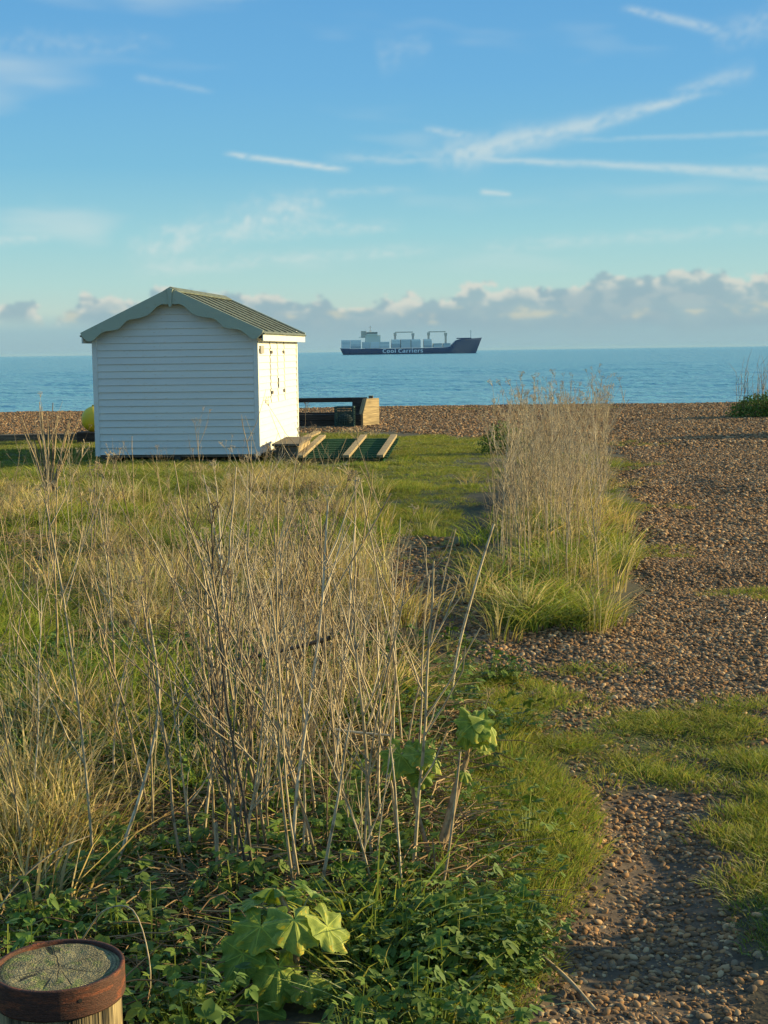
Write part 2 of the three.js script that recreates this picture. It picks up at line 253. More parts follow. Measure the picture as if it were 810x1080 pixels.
{
  const TH = -0.11, hut = thing('beach_hut', 'white weatherboarded beach hut with sage green scalloped bargeboards', 'beach hut', [-3.166, 0, -22.72], TH);
  const W = 2.58, D = 3.6, B = 0.09, EV = 1.97, APX = 2.63, TAN = (APX - EV) / 1.42, HW = W / 2;
  const white = new THREE.MeshStandardMaterial({ color: C(0.86, 0.85, 0.81), map: paintTone, roughness: 0.55, bumpMap: paintBump, bumpScale: 0.0015 });
  const white2 = new THREE.MeshStandardMaterial({ color: C(0.84, 0.83, 0.80), map: paintTone, roughness: 0.6, bumpMap: paintBump, bumpScale: 0.0015 });
  const sage = new THREE.MeshStandardMaterial({ color: C(0.45, 0.50, 0.39), map: paintTone, roughness: 0.6, bumpMap: paintBump, bumpScale: 0.0015 });
  const felt = new THREE.MeshStandardMaterial({ color: C(0.175, 0.215, 0.185), map: grit, roughness: 0.95, bumpMap: gritBump, bumpScale: 0.0004 });
  const dark = std(0.05, 0.045, 0.04, 0.9), grey = std(0.3, 0.29, 0.28, 0.7), iron = std(0.09, 0.08, 0.075, 0.6, { metalness: 0.5 });
  // wall core behind the boards; near-black colour puts shade into the shutter gaps
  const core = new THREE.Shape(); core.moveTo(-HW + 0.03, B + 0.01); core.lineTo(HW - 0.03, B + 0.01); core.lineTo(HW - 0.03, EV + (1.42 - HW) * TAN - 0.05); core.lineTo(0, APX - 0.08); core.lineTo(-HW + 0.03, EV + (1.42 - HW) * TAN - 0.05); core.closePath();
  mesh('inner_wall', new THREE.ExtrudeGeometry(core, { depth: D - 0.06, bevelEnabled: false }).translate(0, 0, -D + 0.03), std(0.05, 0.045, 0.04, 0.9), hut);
  // weatherboards: a wedge, thick at the foot, unit length along x
  const PITCH = 0.107;
  const boardShape = new THREE.Shape(); boardShape.moveTo(0, 0); boardShape.lineTo(0.022, 0); boardShape.lineTo(0.0245, 0.004); boardShape.lineTo(0.008, PITCH + 0.012); boardShape.lineTo(0, PITCH + 0.012); boardShape.closePath();
  const bg = new THREE.ExtrudeGeometry(boardShape, { depth: 1, bevelEnabled: false }).rotateY(-Math.PI / 2).translate(0.5, 0, 0);   // faces +z? fixed below
  { const p = bg.attributes.position, u = bg.attributes.uv; for (let i = 0; i < p.count; i++) u.setXY(i, p.getX(i) * 1.2, p.getY(i) * 2); bg.computeBoundingBox(); }
  const faceZ = bg.boundingBox.max.z > 0.01 ? 1 : -1; if (faceZ < 0) bg.rotateY(Math.PI);
  const variants = [0, 1, 2, 3].map((k) => { const g = bg.clone(), u = g.attributes.uv; for (let i = 0; i < u.count; i++) u.setXY(i, u.getX(i) + 0.27 * k, u.getY(i) + 0.31 * k); return g; });
  let bn = 0;
  const board = (len, x, y, z, ry, parent = hut) => { const m = mesh('weatherboard', variants[bn++ % 4], bn % 3 ? white : white2, parent); m.scale.x = len; m.position.set(x, y, z); m.rotation.y = ry; m.rotation.x = 0; return m; };
  const roofAt = (y) => 1.42 - (y - EV) / TAN;    // half width under the roof at height y
  for (let k = 0; k < 23; k++) {
    const y = B + 0.02 + k * PITCH, hw = Math.min(HW - 0.06, roofAt(y + PITCH) - 0.06);
    if (hw < 0.08) break;
    board(hw * 2, rr(-0.002, 0.002), y, -0.028 + rr(-0.001, 0.001), 0);                                  // front
    if (k % 1 === 0) board(hw * 2, 0, y, -D + 0.028, Math.PI);                                           // back
  }
  const SH = { z0: -1.10, z1: -2.31, y0: 0.88, y1: 1.81 };
  for (let k = 0; k < 17; k++) {
    const y = B + 0.02 + k * PITCH; if (y > 1.9) break;
    board(D - 0.12, -HW + 0.028, y, -D / 2, -Math.PI / 2);                                               // left side
    const cut = y + PITCH > SH.y0 + 0.02 && y < SH.y1 - 0.02;
    if (!cut) board(D - 0.12, HW - 0.028, y, -D / 2, Math.PI / 2);
    else { const a = -0.06 - (SH.z0 + 0.012), b = (SH.z1 - 0.06) - (-D + 0.06); board(SH.z0 * -1 - 0.06 - 0.06, HW - 0.028, y, (-0.06 + SH.z0 + 0.06) / 2, Math.PI / 2); board(b, HW - 0.028, y, (SH.z1 - 0.06 - D + 0.06) / 2, Math.PI / 2); }
  }
  // the closed pair of shutters, clad like the wall
  const mid = (SH.z0 + SH.z1) / 2;
  for (const [a, b] of [[SH.z0, mid + 0.025], [mid - 0.025, SH.z1]]) {
    const leaf = new THREE.Group(); leaf.name = 'shutter'; hut.add(leaf);
    for (let k = 0; k < 17; k++) { const y = B + 0.02 + k * PITCH; if (!(y + PITCH > SH.y0 + 0.02 && y < SH.y1 - 0.02)) continue; board(a - b - 0.006, HW - 0.026, y - 0.004, (a + b) / 2, Math.PI / 2, leaf); }
    for (const yy of [1.02, 1.66]) { const o = a === SH.z0 ? a - 0.06 : b + 0.06; mesh('hinge', box(0.008, 0.05, 0.15, HW + 0.0, yy, o), iron, leaf); }
  }
  mesh('bolt', box(0.012, 0.16, 0.02, HW + 0.004, 1.16, mid), iron, hut);
  // corner trims
  const trim = (x, z, h) => mesh('corner_board', cbox(0.075, h, 0.075, 0.004).translate(x, B + h / 2, z), white, hut);
  for (const x of [-HW + 0.032, HW - 0.032]) for (const z of [-0.032, -D + 0.032]) trim(x, z, 1.93);
  // roof: two sheeted slopes with battens
  const LR = Math.hypot(1.42, APX - EV), ANG = Math.atan(TAN);
  for (const s of [-1, 1]) {
    const slope = new THREE.Group(); slope.name = 'roof'; slope.position.set(0, APX - 0.012, 0); slope.rotation.z = -s * ANG; hut.add(slope);
    const sheet = box(LR + 0.02, 0.022, D + 0.3, s * (LR + 0.02) / 2, -0.014, -D / 2); { const p = sheet.attributes.position, u = sheet.attributes.uv; for (let i = 0; i < p.count; i++) u.setXY(i, p.getX(i) / 1.1, p.getZ(i) / 1.1); }
    mesh('roof_sheet', sheet, felt, slope);
    for (let k = 0; k <= 7; k++) { const z = 0.13 - k * (D + 0.26) / 7; const b = cbox(LR - 0.05, 0.022, 0.045, 0.006).translate(s * (LR / 2 - 0.02), 0.004, z); { const p = b.attributes.position, u = b.attributes.uv; for (let i = 0; i < p.count; i++) u.setXY(i, p.getX(i), p.getZ(i)); } mesh('batten', b, felt, slope); }
  }
  const cap = new THREE.Shape(); cap.moveTo(-0.11, APX - 0.11 * TAN + 0.004); cap.lineTo(0, APX + 0.012); cap.lineTo(0.11, APX - 0.11 * TAN + 0.004); cap.lineTo(0.11, APX - 0.11 * TAN + 0.024); cap.lineTo(0, APX + 0.034); cap.lineTo(-0.11, APX - 0.11 * TAN + 0.024); cap.closePath();
  mesh('ridge_cap', new THREE.ExtrudeGeometry(cap, { depth: D + 0.3, bevelEnabled: false }).translate(0, 0, -D - 0.15), felt, hut);
  // fascias under the eaves
  for (const s of [-1, 1]) mesh('fascia', cbox(0.022, 0.13, D + 0.28, 0.004).translate(s * 1.40, EV - 0.075, -D / 2), white, hut);
  for (const s of [-1, 1]) mesh('soffit', box(0.11, 0.012, D, s * 1.335, EV - 0.10, -D / 2), white2, hut);
  // scalloped bargeboards
  const prof = [[0, 0.236], [0.07, 0.208], [0.12, 0.18], [0.162, 0.171], [0.21, 0.174], [0.255, 0.192], [0.30, 0.218], [0.347, 0.233], [0.41, 0.226], [0.486, 0.213], [0.55, 0.192], [0.60, 0.174], [0.65, 0.162], [0.694, 0.162], [0.752, 0.19], [0.81, 0.22], [0.87, 0.21], [0.926, 0.19], [1.0, 0.163], [1.065, 0.15], [1.1, 0.153], [1.146, 0.169], [1.19, 0.188], [1.227, 0.198], [1.27, 0.19], [1.32, 0.155], [1.36, 0.10], [1.40, 0.04], [1.41, 0]];
  for (const zz of [0.15, -D - 0.178]) for (const s of [-1, 1]) {
    const sh = new THREE.Shape(); sh.moveTo(0, APX + 0.015);
    for (let i = prof.length - 1; i >= 0; i--) { const [r, t] = prof[i]; if (i === prof.length - 1) sh.lineTo(r * s, APX + 0.015 - r * TAN); sh.lineTo(r * s, APX + 0.01 - r * TAN - t); }
    sh.closePath();
    mesh('bargeboard', new THREE.ExtrudeGeometry(sh, { depth: 0.022, bevelEnabled: true, bevelSize: 0.003, bevelThickness: 0.003, bevelSegments: 1 }).translate(s * 0.0015, 0, zz), sage, hut);
  }
  { const f = new THREE.Shape(); f.moveTo(-0.05, 0); f.quadraticCurveTo(-0.022, -0.08, -0.02, -0.16); f.lineTo(-0.02, -0.25); f.lineTo(0, -0.275); f.lineTo(0.02, -0.25); f.lineTo(0.02, -0.16); f.quadraticCurveTo(0.022, -0.08, 0.05, 0); f.closePath(); mesh('finial', new THREE.ExtrudeGeometry(f, { depth: 0.02, bevelEnabled: true, bevelSize: 0.003, bevelThickness: 0.003, bevelSegments: 1 }).translate(0, APX + 0.0, 0.18), sage, hut); }
  mesh('vent', box(0.02, 0.12, 0.26, HW + 0.008, 1.70, -0.30), grey, hut);
  // underfloor
  for (const x of [-1.15, 0, 1.15]) mesh('bearer', cbox(0.1, 0.1, D, 0.005).translate(x, B - 0.048, -D / 2), dark, hut);
  mesh('floor_edge', cbox(W - 0.06, 0.04, D - 0.06, 0.004).translate(0, B + 0.0, -D / 2), std(0.16, 0.13, 0.1, 0.9), hut);
  for (const x of [-1.15, -0.4, 0.4, 1.15]) for (const z of [-0.2, -D + 0.2]) mesh('foot_block', cbox(0.22, 0.12, 0.2, 0.006).translate(x, -0.04, z), std(0.14, 0.13, 0.12, 0.95), hut);
}
const woodPale = new THREE.MeshStandardMaterial({ color: C(0.60, 0.47, 0.27), map: woodTone, bumpMap: woodBump, bumpScale: 0.002, roughness: 0.85 });
const woodGrey = new THREE.MeshStandardMaterial({ color: C(0.27, 0.22, 0.165), map: woodTone, bumpMap: woodBump, bumpScale: 0.003, roughness: 0.9 });
const woodDark = new THREE.MeshStandardMaterial({ color: C(0.085, 0.068, 0.055), map: woodTone, bumpMap: woodBump, bumpScale: 0.003, roughness: 0.9 });
const greenPaint = new THREE.MeshPhysicalMaterial({ color: C(0.014, 0.105, 0.048), map: woodTone, bumpMap: woodBump, bumpScale: 0.002, roughness: 0.95, specularIntensity: 0.3 });
const yb = 0;
{ // step box at the hut's side
  const s = thing('wooden_step', 'small wooden box step standing against the sunlit side of the white hut', 'step', [-1.42, height(-1.42, -22.9), -22.9], -0.11);
  mesh('tread', cbox(0.42, 0.035, 1.25, 0.005).rotateX(0.03).translate(0, 0.285, -0.1), woodGrey, s);
  for (const x of [-0.17, 0.17]) mesh('side_board', cbox(0.03, 0.28, 1.15, 0.004).translate(x, 0.125, -0.1), woodPale, s);
  mesh('front_board', cbox(0.31, 0.26, 0.028, 0.004).translate(0, 0.12, 0.462), woodGrey, s);
  const p = mesh('loose_plank', cbox(0.12, 0.035, 1.0, 0.005), woodPale); p.position.set(-1.3, height(-1.2, -25.2) + 0.2, -25.2); p.rotation.set(0.14, -0.35, 0.0);
  tag(p, 'loose pale plank propped behind the wooden step beside the hut', 'plank');
  const q = mesh('loose_plank', cbox(0.12, 0.03, 0.9, 0.005), woodGrey); q.position.set(-1.78, height(-1.78, -22.6) + 0.11, -22.7); q.rotation.set(-0.16, 0.25, 0.1);
  tag(q, 'short grey plank lying against the foot of the hut corner', 'plank');
}
{ // green slatted panel with three pale battens, lying on the grass
  const t = thing('slatted_panel', 'dark green slatted timber panel with three pale battens lying on grass', 'panel', [-0.62, height(-0.5, -23) + 0.03, -22.1], -0.085);
  const lean = new THREE.Group(); lean.name = 'frame'; lean.rotation.x = 0.055; t.add(lean);
  for (let k = 0; k < 11; k++) mesh('slat', cbox(1.36, 0.02, 0.15, 0.004).translate(rr(-0.01, 0.01), 0.04, -0.14 - k * 0.235), greenPaint, lean);
  for (const x of [-0.62, 0.07, 0.58]) { mesh('batten', cbox(0.10, 0.045, 2.75, 0.006).translate(x, 0.082, -1.32), woodPale, lean); }
  for (const x of [-0.62, 0.58]) mesh('skid', cbox(0.09, 0.05, 2.6, 0.005).translate(x, 0.0, -1.32), greenPaint, lean);
}
{ // low timber surround on the shingle
  const t = thing('timber_surround', 'low weathered timber sleeper surround with a dark top rail on shingle', 'timber surround', [-1.6, height(-1, -33), -32.9], -0.05);
  for (let k = 0; k < 2; k++) mesh('sleeper', cbox(2.7, 0.14, 0.14, 0.012).translate(-0.2, 0.06 + k * 0.146, 0.0), woodDark, t);
  for (let k = 0; k < 2; k++) mesh('sleeper', cbox(2.7, 0.14, 0.14, 0.012).translate(-0.2, 0.06 + k * 0.146, -1.0), woodDark, t);
  mesh('rail', cbox(2.75, 0.1, 0.12, 0.008).translate(-0.16, 0.57, -0.62), woodDark, t);
  const e = new THREE.Shape(); e.moveTo(0, -0.08); e.lineTo(0, 0.27); e.lineTo(0.16, 0.60); e.lineTo(0.66, 0.60); e.lineTo(0.66, -0.08); e.closePath();
  mesh('end_panel', new THREE.ExtrudeGeometry(e, { depth: 0.1, bevelEnabled: true, bevelSize: 0.006, bevelThickness: 0.006, bevelSegments: 1 }).rotateY(1.05).translate(1.08, 0, 0.04), woodPale, t);
  mesh('back_board', cbox(0.34, 0.42, 0.05, 0.006).rotateX(-0.25).translate(1.07, 0.42, -0.42), woodDark, t);
  mesh('post', cbox(0.1, 0.66, 0.1, 0.008).translate(1.31, 0.33, -0.62), woodGrey, t);
  mesh('post', cbox(0.1, 0.6, 0.1, 0.008).translate(-1.35, 0.26, -0.62), woodDark, t);
}
{ // netted crate
  const t = thing('netted_crate', 'dark green netted crate standing against the low timber surround', 'crate', [-0.83, height(-0.8, -32.4), -32.45], -0.05);
  const m = new THREE.MeshStandardMaterial({ color: C(0.02, 0.06, 0.05), roughness: 0.8 });
  const bars = []; for (const x of [-0.2, 0.2]) for (const z of [-0.17, 0.17]) bars.push(box(0.03, 0.44, 0.03, x, 0.22, z));
  for (const y of [0.015, 0.44]) { for (const z of [-0.17, 0.17]) bars.push(box(0.43, 0.03, 0.03, 0, y, z)); for (const x of [-0.2, 0.2]) bars.push(box(0.03, 0.03, 0.31, x, y, 0)); }
  mesh('frame', merge(bars), m, t);
  const net = []; for (let k = 1; k < 9; k++) { const y = k * 0.048; for (const z of [-0.165, 0.165]) net.push(box(0.38, 0.012, 0.01, 0, y, z)); for (const x of [-0.195, 0.195]) net.push(box(0.01, 0.012, 0.32, x, y, 0)); }
  for (let k = -3; k <= 3; k++) { for (const z of [-0.16, 0.16]) net.push(box(0.012, 0.4, 0.008, k * 0.05, 0.22, z)); }
  mesh('netting', merge(net), m, t);
  mesh('base', box(0.38, 0.02, 0.32, 0, 0.03, 0), m, t); mesh('load', new THREE.DodecahedronGeometry(0.16, 1).scale(1.05, 0.8, 0.85).translate(0, 0.17, 0), std(0.02, 0.035, 0.04, 0.9), t);
}
{ // buoy and beams by the far corner of the hut
  const by = height(-5.5, -28);
  const beam = mesh('timber_beam', cbox(2.2, 0.16, 0.16, 0.012), woodGrey); beam.position.set(-6.35, height(-6.3, -28.6) + 0.07, -28.55); beam.rotation.y = 0.06;
  tag(beam, 'old brown timber beam lying on shingle behind the hut, left of it', 'beam');
  const bl = mesh('stacked_sleeper', cbox(0.8, 0.22, 0.5, 0.015), woodDark); bl.position.set(-5.35, by + 0.1, -28.0);
  tag(bl, 'dark timber block under the yellow buoy behind the hut', 'timber block');
  const t = thing('buoy', 'round yellow plastic buoy beside the back corner of the hut', 'buoy', [-5.45, by + 0.19, -28.0]);
  const pr = []; for (let i = 0; i <= 20; i++) { const a = i / 20 * Math.PI; pr.push(new THREE.Vector2(Math.max(0.001, 0.245 * Math.sin(a) * (1 + 0.02 * Math.cos(6 * a))), 0.25 - 0.25 * Math.cos(a))); }
  mesh('float', new THREE.LatheGeometry(pr, 28), std(0.85, 0.60, 0.02, 0.45, { map: paintTone }), t);
  mesh('plug', new THREE.CylinderGeometry(0.04, 0.05, 0.04, 16).translate(0, 0.505, 0), std(0.5, 0.34, 0.02, 0.5), t);
}

// ------------------------------------------------------------------ timber bollard in the corner
{
  const bx = -0.73, bz = -3.13, t = thing('bollard', 'round timber post with a rusty iron band at its top', 'bollard', [bx, 0, bz]);
  const R = 0.134, H = 0.312;
  const crack = (u, v) => { const x = u - 0.5, y = v - 0.5, r = Math.hypot(x, y); let m = 0; for (const [a0, l, w] of [[-1.9, 0.46, 0.007], [0.35, 0.4, 0.006], [2.6, 0.44, 0.008], [1.4, 0.3, 0.005], [-0.7, 0.35, 0.005]]) { const c = Math.cos(a0), q = Math.sin(a0), al = x * c + y * q, ac = -x * q + y * c + 0.02 * (fbm(al * 14 + a0 * 5, a0, 3) - 0.5); if (al > 0.02 && al < l) m = Math.max(m, ss(w * (1.2 - al), w * 0.3, Math.abs(ac))); } return m * (r < 0.49 ? 1 : 0); };
  const endTone = dataTex(1024, 1024, (u, v) => {
    const x = u - 0.5, y = v - 0.5, a = Math.atan2(y, x), r = Math.hypot(x - 0.03, y + 0.02) + 0.01 * fbm(u * 6, v * 6, 3);
    const ring = 0.5 + 0.5 * Math.sin(r * 210 + 5 * fbm(u * 4 + 9, v * 4, 3)), sp = fbm(u * 120, v * 120, 3), bl = fbm(u * 9 + 3, v * 9, 4), ray = ss(0.80, 0.93, vn(a * 9 + 20, r * 3)) * ss(0.05, 0.15, r);
    const moss = ss(0.5, 0.75, fbm(u * 14 + 40, v * 14, 4)); let k = 138 + 40 * (ring - 0.5) + 100 * (sp - 0.5) + 80 * (bl - 0.5) - 95 * ray - 80 * crack(u, v);
    return [k - moss * 16, k * 0.93 + moss * 2, k * 0.70 - moss * 22];
  }, true);
  const endBump = dataTex(1024, 1024, (u, v) => { const x = u - 0.5, y = v - 0.5, a = Math.atan2(y, x), r = Math.hypot(x, y), ray = ss(0.8, 0.93, vn(a * 9 + 20, r * 3)) * ss(0.05, 0.15, r), k = 150 + 140 * (fbm(u * 120, v * 120, 3) - 0.5) + 120 * (fbm(u * 30, v * 30, 3) - 0.5) - 120 * ray - 150 * crack(u, v); return [k, k, k]; });
  const rust = dataTex(1024, 256, (u, v) => { const a = tfbm(u, v, 8, 6), b = tfbm(u + 0.4, v + 0.2, 64, 3), o = ss(0.5, 0.68, a), k = 0.75 + 0.6 * (b - 0.5); return [(100 + 46 * o) * k, (58 + 19 * o) * k, (43 + 4 * o) * k]; }, true);
  const rustB = dataTex(1024, 256, (u, v) => { const k = 255 * (0.5 * tfbm(u, v, 24, 4) + 0.5 * tfbm(u, v, 100, 3)); return [k, k, k]; });
  const shaftTone = dataTex(512, 512, (u, v) => { const a = tvn(u * 4, v * 48, 48), b = tvn(u * 8, v * 200, 200), m = ss(0.48, 0.68, tfbm(u + 0.1, v, 6, 4)), k = 200 + 110 * (a - 0.5) + 90 * (b - 0.5) - 80 * m; return [k, k * 0.96, k * 0.88]; }, true);
  // side: staves of weathered grain
  const side = new THREE.CylinderGeometry(R, R * 1.02, H + 0.25, 64, 24, true).translate(0, (H - 0.25) / 2 - 0.002, 0);
  { const p = side.attributes.position, u = side.attributes.uv; for (let i = 0; i < p.count; i++) { const x = p.getX(i), z = p.getZ(i), y = p.getY(i), a = Math.atan2(z, x), k = 1 + 0.012 * (fbm(Math.cos(a) * 7 + 9, Math.sin(a) * 7 + y * 2, 3) - 0.5) * (y < H - 0.08 ? 2 : 0); p.setX(i, x * k); p.setZ(i, z * k); u.setXY(i, y * 1.0, u.getX(i) * 1.6); } side.computeVertexNormals(); }
  mesh('shaft', side, new THREE.MeshStandardMaterial({ color: C(0.40, 0.33, 0.21), map: shaftTone, bumpMap: woodBump, bumpScale: 0.006, roughness: 0.9 }), t);
  // top: rough sawn disc
  const N = 48, M = 22, pos = [0, H, 0], uv = [0.5, 0.5], idx = [];
  for (let j = 1; j <= M; j++) for (let i = 0; i < N; i++) { const a = i / N * Math.PI * 2, r = R * j / M, x = Math.cos(a) * r * (j === M ? 1 + 0.012 * (hash2(i, 3) - 0.5) : 1), z = Math.sin(a) * r; let y = H + 0.007 * (fbm(x * 40 + 4, z * 40, 4) - 0.5) - 0.003 * ss(0.9, 1, j / M); pos.push(x, y, z); uv.push(0.5 + x / R / 2.05, 0.5 + z / R / 2.05); }
  for (let i = 0; i < N; i++) idx.push(0, 1 + (i + 1) % N, 1 + i);
  for (let j = 0; j < M - 1; j++) for (let i = 0; i < N; i++) { const a = 1 + j * N + i, b = 1 + j * N + (i + 1) % N, c = a + N, d = b + N; idx.push(a, b, c, b, d, c); }
  const g = new THREE.BufferGeometry(); g.setAttribute('position', new THREE.Float32BufferAttribute(pos, 3)); g.setAttribute('uv', new THREE.Float32BufferAttribute(uv, 2)); g.setIndex(idx); g.computeVertexNormals();
  tag(mesh('end_grain', g, new THREE.MeshStandardMaterial({ color: C(0.75, 0.75, 0.72), map: endTone, bumpMap: endBump, bumpScale: 0.006, roughness: 0.95 }), t), 'weathered lichen-grey end grain with radial cracks');
  // iron band, slightly proud of the top
  const bp = [[R + 0.001, H - 0.062], [R + 0.008, H - 0.062], [R + 0.0095, H - 0.058], [R + 0.0095, H + 0.003], [R + 0.008, H + 0.006], [R + 0.002, H + 0.006], [R - 0.0005, H + 0.003], [R - 0.0005, H - 0.01]].map(([x, y]) => new THREE.Vector2(x, y));
  const band = new THREE.LatheGeometry(bp, 96); { const p = band.attributes.position; for (let i = 0; i < p.count; i++) { const x = p.getX(i), z = p.getZ(i), a = Math.atan2(z, x), k = 1 + 0.006 * (fbm(Math.cos(a) * 5 + 9, Math.sin(a) * 5 + 7, 3) - 0.5); p.setX(i, x * k); p.setZ(i, z * k); } const u = band.attributes.uv; for (let i = 0; i < u.count; i++) u.setXY(i, u.getX(i) * 3, p.getY(i) * 14); band.computeVertexNormals(); }
  const bm = mesh('iron_band', band, new THREE.MeshStandardMaterial({ color: C(1, 1, 1), map: rust, bumpMap: rustB, bumpScale: 0.0022, roughness: 0.75, metalness: 0.15, side: THREE.DoubleSide }), t);
  const a = Math.atan2(-bx * -0.6 + 0.55, 1) ; const dirX = 0.50, dirZ = 0.866; const hole = new THREE.CylinderGeometry(0.0045, 0.0045, 0.004, 14).rotateX(Math.PI / 2).rotateY(Math.atan2(dirX, dirZ)).translate(dirX * (R + 0.0085), H - 0.022, dirZ * (R + 0.0085));
  mesh('nail_hole', hole, std(0.012, 0.01, 0.009, 0.9), bm);
}

// ------------------------------------------------------------------ ship
{
  const font = await new FontLoader().loadAsync('fonts/droid/droid_sans_bold.typeface.json');
  const DS = 2000, s = thing('cargo_ship', 'dark blue refrigerated cargo ship loaded with pale containers, at anchor offshore', 'ship', [40, SEA_Y, -DS], 0.04);
  const navy = std(0.005, 0.04, 0.12, 0.7), red = std(0.2, 0.03, 0.025, 0.6), cream = std(0.75, 0.7, 0.6, 0.6), boxA = std(0.62, 0.64, 0.64, 0.6), boxB = std(0.44, 0.48, 0.50, 0.6), boxC = std(0.76, 0.76, 0.74, 0.6), crane = std(0.58, 0.50, 0.40, 0.6), deckM = std(0.14, 0.1, 0.08, 0.8), glass = std(0.02, 0.025, 0.03, 0.2);
  // hull: stations along x, half breadth at keel, waterline and deck, deck height
  const st = [[-96, 0.75, 9], [-93, 0.9, 8.4], [-80, 1, 8], [-40, 1, 7.8], [20, 1, 7.8], [46, 0.97, 8.2], [52, 0.93, 9.5], [60, 0.84, 17.5], [66, 0.74, 19.2], [78, 0.48, 19.6], [88, 0.22, 20.2], [95, 0.03, 20.8]];
  const rows = 8, pos = [], idx = [], BW = 13;
  for (const [x, b, h] of st) for (const sd of [1, -1]) for (let r = 0; r <= rows; r++) {
    const f = r / rows, y = -2 + (h + 2) * f, bow = ss(40, 96, x), hb = BW * b * lerp(lerp(0.86, 1, Math.min(1, f * 2.5)), lerp(0.35, 1, f), bow), xx = x - bow * bow * (1 - f) * 9 + (x < -90 ? (1 - f) * 5 : 0);
    pos.push(xx, y, sd * hb);
  }
  const m = (rows + 1) * 2;
  for (let i = 0; i < st.length - 1; i++) for (let sd = 0; sd < 2; sd++) for (let r = 0; r < rows; r++) { const a = i * m + sd * (rows + 1) + r, b = a + 1, c = a + m, d = c + 1; sd ? idx.push(a, b, c, b, d, c) : idx.push(a, c, b, b, c, d); }
  for (let i = 0; i < st.length - 1; i++) { const a = i * m + rows, b = a + rows + 1, c = a + m, d = b + m; idx.push(a, c, b, b, c, d); }
  for (let r = 0; r < rows; r++) { const a = r, b = r + rows + 1; idx.push(a, a + 1, b, b, a + 1, b + 1); }
  const g = new THREE.BufferGeometry(); g.setAttribute('position', new THREE.Float32BufferAttribute(pos, 3)); g.setIndex(idx); g.computeVertexNormals();
  const hull = mesh('hull', g, navy, s); navy.side = THREE.DoubleSide;
  mesh('bulwark', box(20, 1.4, 0.4, 70, 20, 8).rotateY(0.0), navy, hull);
  const txt = new TextGeometry('Cool Carriers', { font, size: 5.2, depth: 0.25, curveSegments: 4 }); txt.computeBoundingBox(); const tw = txt.boundingBox.max.x - txt.boundingBox.min.x; txt.scale(54 / tw, 1, 1).translate(-40, 1.9, BW + 0.05);
  mesh('lettering', txt, std(0.8, 0.82, 0.84, 0.6), hull);
  // containers, one mesh each
  const bays = [[-94.5, 12.2, 4], [-82, 14, 4], [-66.5, 10, 3], [-55.5, 12, 3], [-43, 13, 3], [-27.5, 12, 4], [-15, 13.5, 4], [-1, 13, 4], [16, 11, 4], [28.5, 12, 2], [42, 10, 2]];
  for (const [x, l, n] of bays) for (let k = 0; k < n; k++) for (const z of [9.2, 6.5]) { const cc = mesh('container', cbox(l - 0.4, 2.75, 2.5, 0.1), pick([boxA, boxA, boxB, boxC]), s); cc.position.set(x + l / 2, 9.7 + k * 2.85, z); }
  for (const [x, l, n] of bays) { const c = mesh('container_stack', cbox(l - 0.6, n * 2.85 - 0.3, 14.5, 0.1), boxB, s); c.position.set(x + l / 2, 8.3 + n * 2.85 / 2, -2.2); }
  // accommodation block
  const ac = new THREE.Group(); ac.name = 'accommodation'; s.add(ac);
  mesh('house', box(20, 18, 22, -52, 17, -1), cream, ac); mesh('bridge_deck', box(14, 4, 25, -53, 28, -1), cream, ac); mesh('bridge_windows', box(14.2, 1.4, 25.2, -53, 28.6, -1), glass, ac); mesh('funnel', box(7, 9, 8, -64, 27, -1), crane, ac); mesh('radar_mast', merge([box(0.9, 9, 0.9, -55, 34, 0), box(4, 0.5, 0.5, -55, 36, 0), box(2.5, 3, 2.5, -55, 31, 0)]), cream, ac);
  mesh('boarding_crane', merge([box(0.6, 0.6, 0.6, -69, 24, 10), box(9, 0.7, 0.7, 0, 0, 0).rotateZ(0.42).translate(-67, 24, 8)]), cream, ac);
  // deck cranes, jibs stowed fore and aft
  for (const [x0, x1] of [[-22, 2], [23, 46]]) {
    const c = new THREE.Group(); c.name = 'deck_crane'; s.add(c);
    mesh('column', merge([box(2.6, 15, 3, x0, 17.5, 1), box(3.8, 4, 4, x0, 26.5, 1)]), crane, c); mesh('column', merge([box(2.6, 15, 3, x1, 17.5, 1), box(3.8, 3.5, 4, x1, 26, 1)]), crane, c);
    mesh('jib', merge([box(x1 - x0, 1.3, 0.8, (x0 + x1) / 2, 29.3, 0), box(x1 - x0, 1.3, 0.8, (x0 + x1) / 2, 29.3, 2.2)]), crane, c);
    for (let k = 0; k < 6; k++) mesh('jib_brace', box(0.4, 0.4, 2.4, x0 + (x1 - x0) * (k + 0.5) / 6, 29.3, 1.1), crane, c);
  }
  mesh('foremast', merge([box(0.7, 12, 0.7, 80, 25, 0), box(3, 0.4, 0.4, 80, 29, 0)]), cream, s);
}

scene.fog = new THREE.FogExp2(new THREE.Color(0.45, 0.76, 1.0), 0.000025);   // sea air

